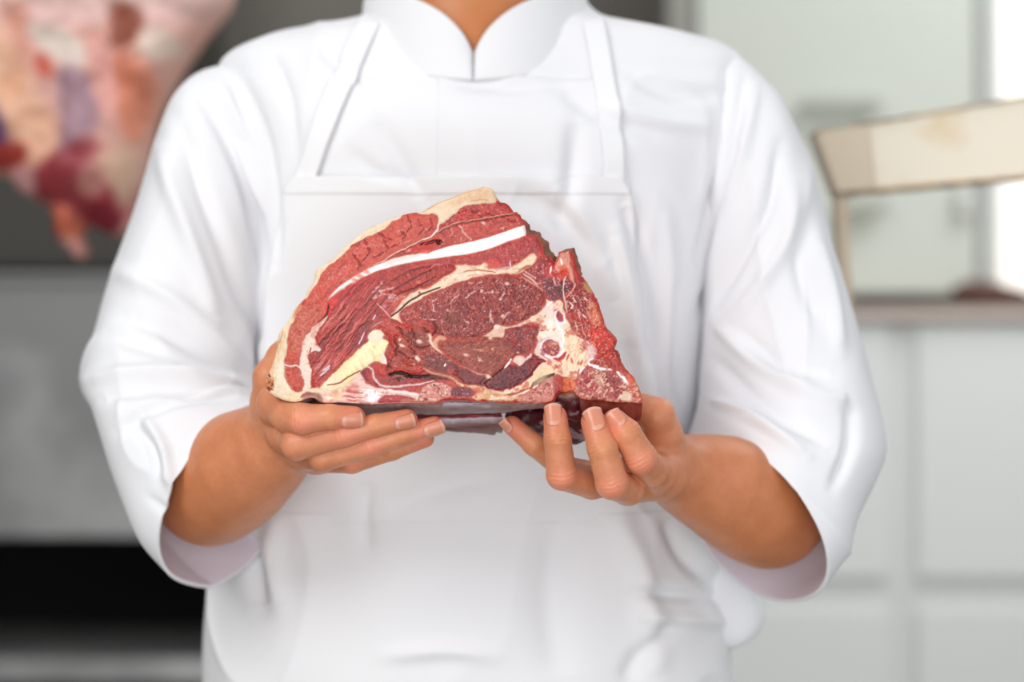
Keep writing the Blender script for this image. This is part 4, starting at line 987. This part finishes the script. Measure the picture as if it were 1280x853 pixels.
def ring_mesh(name, rows, m, parent, disp=True, thick=.0025, closed=True, n=None, amp=.0035, inner=None, fsc=1., extra=None):
    """rows: (R, n, 3) points"""
    R, n = rows.shape[:2]; V = rows.reshape(-1, 3); k = n if closed else n - 1
    i = np.arange(R - 1)[:, None] * n; a = np.arange(k)[None]; b = (a + 1) % n
    F = np.stack([(i + a).ravel(), (i + b).ravel(), (i + n + b).ravel(), (i + n + a).ravel()], 1)
    N = vnormals(V, F)
    # outward?
    c = V.mean(0)
    if closed:
        cr = rows.mean(1)[:, None].repeat(n, 1).reshape(-1, 3)
        if np.sum((V - cr) * N) < 0: F = F[:, ::-1]; N = -N
    elif N[:, 1].mean() > 0: F = F[:, ::-1]; N = -N
    if disp: V = V + N * (fold_disp(V, N, fsc) + soft(V, amp))[:, None]
    if extra is not None: V = V + N * extra(V)[:, None]
    o = mesh_np(name, V, F, m, mats=[m, inner] if inner else None)
    o.parent = parent
    if thick:
        md = o.modifiers.new('thick', 'SOLIDIFY'); md.thickness = thick; md.offset = -1
        if inner: md.material_offset = 1; md.material_offset_rim = 0
    return o
# --- torso of the jacket
zs = np.concatenate([np.linspace(-10, 130, 70), np.linspace(132, 1000, 250)])
TH = np.linspace(0, 2 * np.pi, 361)[:-1]
rows = []
for py in zs:
    xl, xr, yc, dp = tor_par(py); c = (xl + xr) / 2; w = (xr - xl) / 2 - .010 * ss(650, 710, py); dp = dp - .010 * ss(650, 710, py); e = 2 / 2.3
    cx = np.sign(np.cos(TH)) * np.abs(np.cos(TH)) ** e; sy = np.sign(np.sin(TH)) * np.abs(np.sin(TH)) ** e
    rows.append(np.stack([c + w * cx, yc + dp * sy, np.full(len(TH), CZ - (py - 426.5) * mm(YS))], 1))
jacket = ring_mesh('jacket', np.array(rows), M_cloth, person, thick=.002)
jacket['label'] = 'loose white cotton jacket'
# --- sleeves: O = outline side, I = inner side, in photo pixels, with depth centre and half depth
SL_L = [((322,82),(352,300),.305,.055),((300,84),(350,330),.303,.066),((270,90),(347,360),.300,.075),((243,104),(343,390),.296,.080),((222,130),(338,415),.290,.083),((205,168),(334,435),.284,.084),((190,210),(331,450),.278,.084),((170,275),(328,462),.268,.083),((150,335),(325,472),.258,.082),
        ((133,400),(323,480),.245,.082),((113,474),(322,487),.225,.082),((128,515),(324,492),.208,.080),((150,570),(331,501),.193,.076),((180,640),(340,506),.180,.070),((205,695),(347,508),.170,.064),((234,733),(352,508),.160,.058)]
SL_R = [((880,66),(868,300),.305,.055),((905,68),(866,320),.303,.066),((930,80),(866,345),.300,.074),((950,95),(867,370),.296,.080),((972,118),(868,392),.290,.083),((988,148),(869,412),.284,.084),((1003,190),(870,432),.278,.084),((1024,258),(870,455),.268,.083),((1046,330),(871,474),.256,.083),
        ((1066,400),(872,490),.243,.083),((1079,470),(872,502),.228,.082),((1090,552),(873,512),.208,.080),((1078,600),(874,522),.193,.077),((1052,655),(874,536),.180,.072),((1030,708),(874,546),.170,.066),((1000,751),(874,554),.160,.060)]
def sleeve(tab, side):
    t = np.array([[*a, *b, c, d] for a, b, c, d in tab], float)
    T = catmull(t, 12, False)
    n = 240; th = np.linspace(0, 2 * np.pi, n + 1)[:-1]; rows = []; T[:, 5] += .010 * ss(350, 480, T[:, 1]) * (T[:, 5] > 0)
    for ri, (ox, oy, ix, iy, yc, hd) in enumerate(T):
        f = ri / (len(T) - 1)
        O = P(ox, oy, yc); I = P(ix, iy, yc); C = (O + I) / 2; U = (O - I) / 2
        e = 2 / 2.25; cu = np.sign(np.cos(th)) * np.abs(np.cos(th)) ** e; sv = np.sign(np.sin(th)) * np.abs(np.sin(th)) ** e
        # towards the cuff the opening turns to face the hands: the far side leans inward, the near side outward
        tilt = ss(.60, 1., f) * .037
        Vv = np.array([tilt * .9 * (1 if side < 0 else -1), hd, -tilt * .45])
        rows.append(C + cu[:, None] * U + sv[:, None] * Vv)
    rows = np.array(rows)
    return ring_mesh('sleeve', rows, M_cloth, jacket, thick=.003, amp=.0030, inner=M_bounce_inside)
sleeve(SL_L, -1)['label'] = 'wide three quarter sleeve on the picture left'
sleeve(SL_R, 1)['label'] = 'wide three quarter sleeve on the picture right'
# --- stand collar, open in a V at the throat
nphi = 160; phis = np.linspace(.004, 2 * math.pi - .004, nphi); rows = []
for v in np.linspace(0, 1, 22):
    r = []
    for ph in phis:
        a = min(ph, 2 * math.pi - ph); side = 1 if ph < math.pi else -1
        front = 1 - ss(0, 1.5, a)
        bz = P(0, 100, .2)[2] + (1 - math.cos(a)) / 2 * .078
        hgt = .024 + .036 * (1 - math.exp(-a / .24)) + .004 * math.sin(min(a, 1) * 3)
        if a < .12: hgt -= .003 * (1 - a / .12) ** 2
        rx = .094 - .006 * v + .002 * math.sin(v * 3.14); ry = .106 - .012 * v
        x = -.030 + rx * math.sin(ph); y = .298 - ry * math.cos(ph)
        r.append((x, y, bz + hgt * v))
    rows.append(r)
collar = ring_mesh('collar', np.array(rows)[:, :, :], M_cloth, jacket, closed=False, disp=False, thick=.0035)
bmc = bmesh.new(); bmc.from_mesh(collar.data); bmesh.ops.recalc_face_normals(bmc, faces=bmc.faces[:]); bmc.to_mesh(collar.data); bmc.free()
# --- double front flap of the jacket (its edge runs down left of the centre)
def patch(name, edgeL, edgeR, pys, off, m, parent, thick=.0022, nu=120, amp=.0015, round_=0):
    """cloth panel lying on the front: edges given as px(py)"""
    rows = []
    for j, py in enumerate(pys):
        l = np.interp(py, *zip(*edgeL)); r = np.interp(py, *zip(*edgeR)); row = []
        u = np.linspace(0, 1, nu); px = l + (r - l) * u
        Y = np.full(nu, .19)
        for _ in range(6):
            k = S0 * (D0 + Y) / D0; x = (px - 640) * k; z = CZ - (py - 426.5) * k; Y = front_y(x, z, off)
        row = np.stack([x, Y, z], 1); rows.append(row)
    return ring_mesh(name, np.array(rows), m, parent, closed=False, thick=thick, amp=.0035, fsc=1.)
patch('jacket_front_flap', [(100,548),(240,545)], [(100,760),(240,790)], np.linspace(97, 260, 50), .0022, M_cloth, jacket)
# --- apron: bib with a hem, neck straps, skirt
apron = patch('apron', [(220,372),(236,356),(300,342),(450,326),(560,318),(660,296)], [(220,772),(236,788),(300,800),(450,818),(560,836),(660,868)], np.linspace(221, 655, 200), .0055, M_apron, person, nu=220)
apron['label'] = 'white bib apron over the jacket'
patch('bib_hem', [(215,374),(236,357),(260,352)], [(215,770),(236,787),(260,792)], np.linspace(220.5, 243, 10), .0062, M_apron, apron, nu=200)
def strap(name, pts, wpx, off, m, parent):
    pl = catmull(pts, 10, False); rows = []
    for i, q in enumerate(pl):
        t = pl[min(i + 1, len(pl) - 1)] - pl[max(i - 1, 0)]; t = t / np.hypot(*t); nrm = np.array([-t[1], t[0]])
        u = np.linspace(-wpx / 2, wpx / 2, 12); px = q[0] + nrm[0] * u; py = q[1] + nrm[1] * u; Y = np.full(12, .19)
        for _ in range(8):
            k = S0 * (D0 + Y) / D0; x = (px - 640) * k; z = CZ - (py - 426.5) * k; Y = front_y(x, z, off)
        rows.append(np.stack([x, Y, z], 1))
    return ring_mesh(name, np.array(rows), m, parent, closed=False, thick=.0018, amp=.0035)
strap('neck_strap', [(380,232),(398,180),(420,120),(446,60),(462,25)], 26, .0048, M_apron, apron)
strap('neck_strap', [(768,234),(766,170),(758,110),(748,50),(742,22)], 26, .0050, M_apron, apron)
# skirt: wraps the hips in front and sides, longer than the frame
rows = []
pys = np.concatenate([np.linspace(628, 870, 110), np.linspace(880, 1300, 50)])
tha = np.linspace(-.32 * math.pi, 1.32 * math.pi, 340)
for py in pys:
    q = min(py, 1000); xl, xr, yc, dp = tor_par(q); w = (xr - xl) / 2 + .0055 + .002 * ss(640, 720, py); c = (xl + xr) / 2; e = 2 / 2.3
    fl = .006 + .030 * ss(850, 1300, py); w += fl * .4; d_ = dp + .0048 + .003 * ss(640, 720, py) + fl * .05 + fl * .15 * ss(700, 900, py)
    cx = -np.sign(np.cos(tha)) * np.abs(np.cos(tha)) ** e; sy = -np.sign(np.sin(tha)) * np.abs(np.sin(tha)) ** e
    wave = .006 * ss(680, 1200, py) * np.sin(tha * 11 + .8)
    rows.append(np.stack([c + (w + wave) * cx, yc + (d_ + wave) * sy, np.full(len(tha), CZ - (py - 426.5) * mm(YS))], 1))
skirt = ring_mesh('apron_skirt', np.array(rows), M_apron, apron, closed=False, thick=.002)
# waistband with ties
rows = []
for py in np.linspace(622, 646, 9):
    xl, xr, yc, dp = tor_par(py); w = (xr - xl) / 2 + .009; c = (xl + xr) / 2; e = 2 / 2.3
    th2 = np.linspace(0, 2 * math.pi, 361)[:-1]
    cx = np.sign(np.cos(th2)) * np.abs(np.cos(th2)) ** e; sy = np.sign(np.sin(th2)) * np.abs(np.sin(th2)) ** e
    rows.append(np.stack([c + w * cx, yc + (dp + .009) * sy, np.full(len(th2), CZ - (py - 426.5) * mm(YS))], 1))
# bunched cloth of the jacket at the hip, picture right
def f_bunch(p):
    d = chain(p, [(P(880,690,.30), .026), (P(905,735,.29), .022), (P(928,770,.285), .014), (P(938,764,.29), .009)], .015)
    d = smin(d, chain(p, [(P(890,640,.30), .024), (P(908,700,.30), .020), (P(934,750,.30), .012)], .015), .012)
    d = smin(d, seg(p, P(885,770,.29), P(916,788,.285), .018, .010), .02)
    g = seg(p, P(905,800,.25), P(930,775,.25), .010, .006)
    return np.maximum(d, -g) + (vn3(p * 45) - .5) * .006
V, F = polygonise(f_bunch, P(850, 830, .20) - [0, .0, 0], P(960, 600, .36), .0028)
V = V + vnormals(V, F) * 0
o = mesh_np('jacket_hem', V, F, M_cloth); o.parent = jacket
# trousers and shoes (below the frame)
M_trouser = mat('trousers', (.06, .06, .065), rough=.9); M_shoe = mat('shoe_leather', (.02, .02, .02), rough=.4)
def f_tr(p):
    d = 1e9 * np.ones(len(p))
    for s_, px in ((-1, 500), (1, 675)):
        hip = P(px, 900, .32); kn = np.array([hip[0] * 1.02, .30, .47]); an = np.array([hip[0] * 1.05, .33, .08])
        d = smin(d, chain(p, [(hip + [0, 0, .02], .105), (kn, .078), (an, .066)], .03), .03)
    return d
V, F = polygonise(f_tr, (-.30, .12, .04), (.26, .50, 1.05), .010)
k_ = V[F].mean(1)[:, 2] > .062
o = mesh_np('trousers', V, F[k_], M_trouser); o.parent = person
for px in (500, 675):
    hx = P(px, 900, .32)[0] * 1.05
    def f_sh(p, hx=hx):
        d = seg(p, (hx, .34, .045), (hx, .19, .032), .042, .036)
        d = smin(d, seg(p, (hx, .34, .05), (hx, .33, .10), .040, .042), .02)
        return np.maximum(d, .001 - p[:, 2])
    V, F = polygonise(f_sh, (hx - .07, .12, -.01), (hx + .07, .42, .16), .006)
    o = mesh_np('shoe', V, F, M_shoe); o.parent = person
# ================================================================== PLACE
def C(r, g, b): return tuple(lin((r, g, b)))
def PX(px, Y): return P(px, 426, Y)[0]
def PZ(py, Y): return P(640, py, Y)[2]
BW = 2.6                                    # back wall
M_floor = mat('floor_tiles', C(150,148,142), rough=.4, noise=(6, C(130,128,122), .4, .6))
M_wallL = mat('wall_grey_paint', C(128,124,116), rough=.8, noise=(2, C(120,116,108), .4, .6))
M_wallR = mat('wall_pale_panel', C(206,210,202), rough=.7, noise=(2, C(198,203,196), .4, .6))
M_steel = mat('brushed_steel', C(190,190,190), rough=.38, metal=.35, noise=(3, C(138,138,138), .4, .6))
M_dark = mat('dim_backdrop_grey', C(72,69,64), rough=.6)
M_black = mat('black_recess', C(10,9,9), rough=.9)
M_cab = mat('pale_cabinet', C(228,230,229), rough=.5)
M_gap = mat('cabinet_edge', C(220,222,221), rough=.6)
M_green = mat('pale_green_door', C(204,209,200), rough=.5)
M_hand = mat('door_handle_metal', C(186,190,180), rough=.5)
M_counter = mat('counter_stone', C(205,190,180), rough=.4)
M_glow = mat('daylight_pane', (1, .98, .93), rough=.5, emit=((1, .975, .92), .55))
M_frame = mat('window_frame_paint', C(215,218,214), rough=.5)
def st(o, label=None): return tag(o, label, kind='structure')
xL, xR = -1.75, 1.75
st(box('floor', (xL - .1, -2.2, -.06), (xR + .1, BW + .1, 0), M_floor, bevel=0))
xs = PX(862, BW)
st(box('wall_back', (xL - .1, BW, 0), (xR + .1, BW + .1, 3.0), M_wallL, bevel=0))
st(box('wall_left', (xL - .1, -1.0, 0), (xL, BW, 3.0), M_wallL, bevel=0))
st(box('wall_right', (xR, .6, 0), (xR + .1, BW, 3.0), M_wallR, bevel=0))
# left: added dark cabinet carrying the dim wall tone, steel counter, black kick space, low shelf
Yc = 2.05
a = empty('steel_counter', (PX(60, Yc), Yc, 0), 'grey steel counter with a dark open space underneath, behind the person on the left', 'counter')
x0, x1 = PX(-330, Yc), PX(330, Yc)
box('front_panel', (x0, Yc, PZ(672, Yc)), (x1, Yc + .04, PZ(352, Yc)), M_steel, a)
box('worktop', (x0, Yc - .02, PZ(352, Yc)), (x1, BW - .02, PZ(342, Yc)), M_steel, a)
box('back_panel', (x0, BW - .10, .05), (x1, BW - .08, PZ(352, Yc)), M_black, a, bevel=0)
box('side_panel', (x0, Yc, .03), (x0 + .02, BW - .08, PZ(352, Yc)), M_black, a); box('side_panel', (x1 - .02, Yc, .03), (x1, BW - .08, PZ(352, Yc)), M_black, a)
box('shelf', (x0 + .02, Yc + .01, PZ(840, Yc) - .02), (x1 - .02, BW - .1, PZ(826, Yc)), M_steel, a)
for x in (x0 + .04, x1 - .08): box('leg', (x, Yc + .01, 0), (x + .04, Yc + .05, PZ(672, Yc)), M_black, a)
Yd = 2.2
b = empty('wall_cabinet', (PX(60, Yd), BW, PZ(340, Yd)), 'made-up dark grey cabinet carrying the dim wall tone above the counter, behind the hanging carcass', 'cabinet')
box('cabinet_body', (PX(-330, Yd), Yd + .03, PZ(338, Yd)), (PX(238, Yd), BW - .002, PZ(-140, Yd)), M_dark, b)
for q in (-330, -45): box('door', (PX(q, Yd) + .004, Yd, PZ(334, Yd)), (PX(q + 284, Yd) - .004, Yd + .028, PZ(-136, Yd)), M_dark, b)
# right: tall pale door / panel with bars, counter, cabinets below, bright window
Yp = 2.25
p_ = empty('wall_cabinet', (PX(1030, Yp), Yp, 0), 'pale grey green cabinet front with short horizontal handles, behind the cream beam', 'cabinet')
box('door_panel', (PX(872, Yp), Yp, PZ(368, Yp)), (PX(1222, Yp), BW - .005, PZ(-150, Yp)), M_green, p_)
hb = box('handle', (PX(1000, Yp), Yp - .05, PZ(139, Yp)), (PX(1098, Yp), Yp - .02, PZ(124, Yp)), M_hand, p_, bevel=.006)
for px in (1006, 1090): box('bracket', (PX(px - 4, Yp), Yp - .025, PZ(137, Yp)), (PX(px + 4, Yp), Yp, PZ(127, Yp)), M_hand, hb)
hb = box('handle', (PX(1046, Yp), Yp - .05, PZ(268, Yp)), (PX(1104, Yp), Yp - .02, PZ(246, Yp)), M_hand, p_, bevel=.006)
box('hinge', (PX(1196, Yp), Yp - .03, PZ(270, Yp)), (PX(1212, Yp), Yp, PZ(236, Yp)), M_frame, p_)
box('side_post', (PX(834, Yp), Yp, PZ(368, Yp)), (PX(868, Yp), BW - .005, PZ(-150, Yp)), mat('post_paint', C(150,149,142), rough=.7), p_)
box('seal_strip', (PX(1224, Yp), Yp - .012, PZ(368, Yp)), (PX(1232, Yp), Yp + .02, PZ(-150, Yp)), mat('seal', C(186,189,186), rough=.7), p_)
w = empty('window_1', (PX(1300, Yp), BW, PZ(366, Yp)), 'bright window strip at the right edge above the counter', 'window'); w['kind'] = 'structure'
box('window_pane', (PX(1252, Yp), Yp + .1, PZ(364, Yp)), (PX(1500, Yp), Yp + .11, PZ(-150, Yp)), M_glow, w, bevel=0)
box('window_frame', (PX(1234, Yp), Yp, PZ(368, Yp)), (PX(1252, Yp), Yp + .12, PZ(-150, Yp)), M_frame, w)
cc_ = empty('base_cabinet', (PX(1150, 2.0), 2.0, 0), 'pale grey base cabinets with flat doors below the counter on the right', 'cabinet')
Yb = 2.0
box('cabinet_body', (PX(840, Yb), Yb + .012, .04), (PX(1480, Yb), BW - .01, PZ(402, Yb)), M_gap, cc_)
for (l, r) in ((842, 1112), (1146, 1476)):
    box('door', (PX(l, Yb), Yb, PZ(724, Yb)), (PX(r, Yb), Yb + .03, PZ(404, Yb)), M_cab, cc_, bevel=.004)
    box('door', (PX(l, Yb), Yb, PZ(1150, Yb)), (PX(r, Yb), Yb + .03, PZ(762, Yb)), M_cab, cc_, bevel=.004)
box('plinth', (PX(850, Yb), Yb + .06, 0), (PX(1470, Yb), BW - .02, .04), M_gap, cc_)
ct = box('worktop', (PX(838, Yb), Yb - .02, PZ(400, Yb)), (PX(1480, Yb), BW - .01, PZ(384, Yb)), M_counter)
tag(ct, 'beige worktop lying on the pale base cabinets at the right', 'worktop')
# small dark brown lump on the worktop
def f_l(p): return smin(ell(p, P(1222, 380, 2.08), (.045, .04, .022)), ell(p, P(1250, 383, 2.1), (.05, .03, .016)), .02)
V, F = polygonise(f_l, P(1170, 405, 2.0), P(1300, 350, 2.2), .005)
M_br = mat('brown_bundle', C(96,66,58), rough=.8)
V[:, 2] += PZ(384, Yb) - V[:, 2].min()
o = mesh_np('cloth_bundle', V, F, M_br); tag(o, 'small dark brown bundle lying on the beige worktop under the window', 'bundle')
# cream painted steel frame with rusty edges
Yf = .62
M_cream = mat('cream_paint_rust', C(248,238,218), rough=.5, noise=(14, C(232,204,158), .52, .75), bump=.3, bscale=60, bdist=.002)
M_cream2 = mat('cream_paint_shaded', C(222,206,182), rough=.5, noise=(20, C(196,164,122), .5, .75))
M_rust = mat('rust_edge', C(206,172,122), rough=.9, noise=(60, C(110,78,48), .45, .6), bump=.6, bscale=150, bdist=.002)
fr = empty('beam_frame', (PX(1056, Yf), Yf, 0), 'cream painted metal frame with a rust edged slanting beam beside the right sleeve', 'frame')
def prism(name, pl, y0, y1, m, parent, bev=.002):
    bm = bmesh.new(); a = [bm.verts.new(P(x, y, Yf) * [1, 0, 1] + [0, y0, 0]) for x, y in pl]; b2 = [bm.verts.new(P(x, y, Yf) * [1, 0, 1] + [0, y1, 0]) for x, y in pl]
    n = len(pl); bm.faces.new(a); bm.faces.new(b2[::-1])
    for i in range(n): bm.faces.new([a[i], b2[i], b2[(i + 1) % n], a[(i + 1) % n]])
    bmesh.ops.recalc_face_normals(bm, faces=bm.faces[:])
    if bev: bmesh.ops.bevel(bm, geom=bm.edges[:], offset=bev, segments=2, affect='EDGES')
    return bm_obj(name, bm, m, parent)
xe = 1680; yt = 165 - (xe - 1018) * .164; yb_ = 242 - (xe - 1045) * .086
prism('beam', [(1018,165),(xe, yt),(xe, yb_),(1046,242)], Yf, Yf + .05, M_cream, fr)
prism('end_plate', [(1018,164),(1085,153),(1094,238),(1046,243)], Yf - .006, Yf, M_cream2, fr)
def edge_strip(name, a, b, th):
    n = 60; V = []; 
    for i in range(n + 1):
        t = i / n; x = a[0] + (b[0] - a[0]) * t; y = a[1] + (b[1] - a[1]) * t; w = th * (.5 + 1.2 * random.random())
        V.append((x, y - w * .6)); 
    lo = [(a[0] + (b[0] - a[0]) * i / n, a[1] + (b[1] - a[1]) * i / n + th * (.3 + .9 * random.random())) for i in range(n + 1)]
    return prism(name, V + lo[::-1], Yf - .004, Yf + .054, M_rust, fr, 0)
edge_strip('rust_edge', (1020, 164.5), (xe, yt), 1.3); edge_strip('rust_edge', (1048, 242), (xe, yb_), 1.6)
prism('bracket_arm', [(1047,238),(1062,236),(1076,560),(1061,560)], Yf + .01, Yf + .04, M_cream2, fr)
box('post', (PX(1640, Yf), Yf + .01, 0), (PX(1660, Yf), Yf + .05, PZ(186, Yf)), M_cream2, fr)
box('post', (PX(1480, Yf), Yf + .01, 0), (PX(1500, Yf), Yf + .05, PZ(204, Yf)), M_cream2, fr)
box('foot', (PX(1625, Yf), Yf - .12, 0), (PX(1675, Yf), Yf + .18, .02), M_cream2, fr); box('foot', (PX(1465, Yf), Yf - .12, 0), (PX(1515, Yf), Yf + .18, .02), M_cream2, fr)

# ================================================================== CARCASS
Yk = 1.05
COUT = [(40,-430),(110,-440),(150,-380),(185,-260),(240,-150),(285,-60),(293,0),(268,38),(240,75),(218,112),(200,150),(190,190),(182,225),(172,255),(166,284),(150,297),(128,290),(112,283),(106,296),(112,312),(104,326),(94,322),(84,310),(72,300),(67,284),(66,266),(48,252),(26,240),(10,222),(-30,220),(-70,160),(-90,60),(-80,-60),(-40,-180),(0,-300),(20,-380)]
co = catmull(COUT, 4)
kx, ky, kQ, ksd, kloop = grid_in(co, 3.0)
kc = Canvas(kx, ky, (226, 172, 158))
kc.poly([(-90,-60),(60,-100),(250,-100),(290,0),(230,40),(120,40),(0,50)], (236,196,190), f=14, wob=0, mott=8)
kc.poly([(22,20),(50,20),(60,80),(40,90),(30,60)], (226,160,140), f=10, wob=0)
kc.poly([(0,20),(30,60),(60,120),(90,170),(70,215),(40,215),(10,150),(-10,80)], (238,184,152), f=10, wob=0)
kc.poly([(50,50),(80,42),(115,60),(122,90),(105,100),(80,80)], (236,218,206), f=7, wob=0, h=2)
kc.poly([(60,80),(74,80),(84,98),(76,108),(64,98)], (200,84,62), f=6, wob=0)
kc.poly([(152,22),(168,16),(188,24),(192,45),(178,66),(156,70)], (150,78,56), f=7, wob=0, h=-6)
kc.poly([(190,48),(225,50),(236,70),(210,84),(190,76)], (236,212,196), f=7, wob=0)
kc.poly([(150,80),(180,80),(205,110),(188,170),(170,180),(155,130)], (226,140,112), f=9, wob=0)
kc.poly([(88,100),(112,92),(132,120),(140,160),(124,180),(104,200),(88,205),(92,160)], (176,138,150), f=9, wob=0)
kc.poly([(-10,118),(14,140),(26,170),(22,196),(0,200),(-40,190)], (104,66,116), f=7, wob=0)
kc.poly([(0,190),(28,184),(52,190),(44,212),(14,216),(-20,210)], (168,58,50), f=7, wob=0)
kc.poly([(60,215),(90,195),(130,180),(150,210),(170,230),(170,262),(140,288),(110,284),(70,262),(48,244)], (156,58,66), f=9, wob=0)
kc.poly([(110,236),(134,200),(150,190),(160,220),(130,250)], (206,140,130), f=8, wob=0)
kc.poly([(118,262),(150,256),(158,280),(138,296),(118,286)], (138,34,50), f=6, wob=0)
kc.poly([(140,200),(178,190),(174,240),(160,262),(150,236)], (224,184,160), f=8, wob=0)
kc.poly([(28,216),(50,214),(56,236),(40,244),(28,232)], (232,170,170), f=6, wob=0)
kc.poly([(68,262),(84,258),(104,270),(112,296),(96,300),(74,290)], (224,120,92), f=5, wob=0, h=2)
kc.poly([(96,300),(112,300),(110,322),(98,324)], (214,150,140), f=4, wob=0)
kc.poly([(66,270),(76,276),(80,296),(70,300)], (150,40,36), f=4, wob=0)
kc.poly([(128,60),(150,60),(158,150),(140,140)], (236,170,160), f=8, wob=0)
Rr = 60.; th_ = .075 * np.sqrt(np.clip(1 - (1 - np.clip(ksd / Rr, 0, 1)) ** 2, 0, 1)) * (.55 + .45 * ss(320, 200, ky))
def carc(sgn):
    return np.stack([(kx - 640) * mm(Yk), Yk - sgn * (th_ + (kc.h * .001 if sgn > 0 else 0) + (fbm(kx / 40, ky / 40, 7, 3) - .5) * .03 * ss(0, 20, ksd)), CZ - (ky - 426.5) * mm(Yk)], 1)
KV = np.concatenate([carc(1), carc(-1)]); Q1 = wind(carc(1), kQ); KF = np.concatenate([Q1, Q1[:, ::-1] + len(kx)])
remap = np.arange(len(KV)); remap[len(kx) + kloop] = kloop; KF = remap[KF]
M_carc = mat('carcass_flesh', attr='Col', rough=.45, spec=.5, sss=.1, sss_r=(1, .4, .3), sss_s=.01)
ko = mesh_np('hanging_carcass', KV, KF, M_carc, colors=lin(np.clip(np.concatenate([kc.c, kc.c]), 5, 250)))
tag(ko, 'pink and cream skinned carcass hanging behind the left shoulder', 'carcass')
M_chrome = mat('hook_steel', C(170,170,170), rough=.25, metal=.9)
top = P(75, -425, Yk)
pts = [top + [0, .0, -.03], top + [.018, 0, -.045], top + [.034, 0, -.03], top + [.03, 0, .01], top + [0, 0, .05], top + [-.02, 0, .085], top + [-.005, 0, .115], top + [.018, 0, .105], top + [.02, 0, .085]]
hk = tube('meat_hook', catmull(pts, 5, False), .0045, M_chrome); tag(hk, 'steel hook holding up the pink carcass', 'hook')
zr = top[2] + .098
rl = empty('hanging_rail', (0, BW, zr), 'steel rail above the carcass', 'rail')
tube('bar', [(xL + .0, Yk, zr), (.4, Yk, zr)], .012, M_chrome, rl)
for x in (-1.5, .3): tube('bracket', [(x, Yk, zr), (x, BW, zr)], .010, M_chrome, rl)

# ================================================================== LIGHT AND CAMERA
wd = bpy.data.worlds.new('World'); SC.world = wd; wd.use_nodes = True
bg = wd.node_tree.nodes['Background']; bg.inputs[0].default_value = (.95, .97, 1, 1); bg.inputs[1].default_value = .48
def area(loc, tgt, size, power, col=(1, 1, 1), sy=None):
    l = bpy.data.lights.new('area_light', 'AREA'); l.energy = power; l.size = size; l.color = col
    if sy: l.shape = 'RECTANGLE'; l.size_y = sy
    o = bpy.data.objects.new('area_light', l); COL.objects.link(o); o.location = loc
    o.rotation_euler = (Vector(tgt) - Vector(loc)).to_track_quat('-Z', 'Y').to_euler(); return o
area((-1.5, -1.6, 2.4), (-.1, .2, 1.15), 1.0, 28, (1, .985, .97))
area((1.7, -1.2, 1.9), (0, .2, 1.1), 1.2, 4, (.96, .97, 1))
area((-.2, .3, 2.9), (0, .3, 1.2), .9, 7)
area((1.5, 1.2, 2.6), (1.1, 2.4, 1.2), 1.2, 26)
area((.0, -2.1, .85), (0, .2, 1.0), 1.5, 22)
cam = bpy.data.cameras.new('camera'); co_ = bpy.data.objects.new('camera', cam); COL.objects.link(co_)
co_.location = (0, -D0, CZ); co_.rotation_euler = (math.pi / 2, 0, 0)
cam.sensor_width = 36; cam.lens = 36 * D0 / (1280 * S0); cam.clip_start = .05
cam.dof.use_dof = True; cam.dof.focus_distance = D0 - .003; cam.dof.aperture_fstop = 2.8; cam.dof.aperture_blades = 0
SC.view_settings.view_transform = 'Standard'; SC.view_settings.look = 'None'; SC.view_settings.exposure = 0; SC.view_settings.gamma = 1
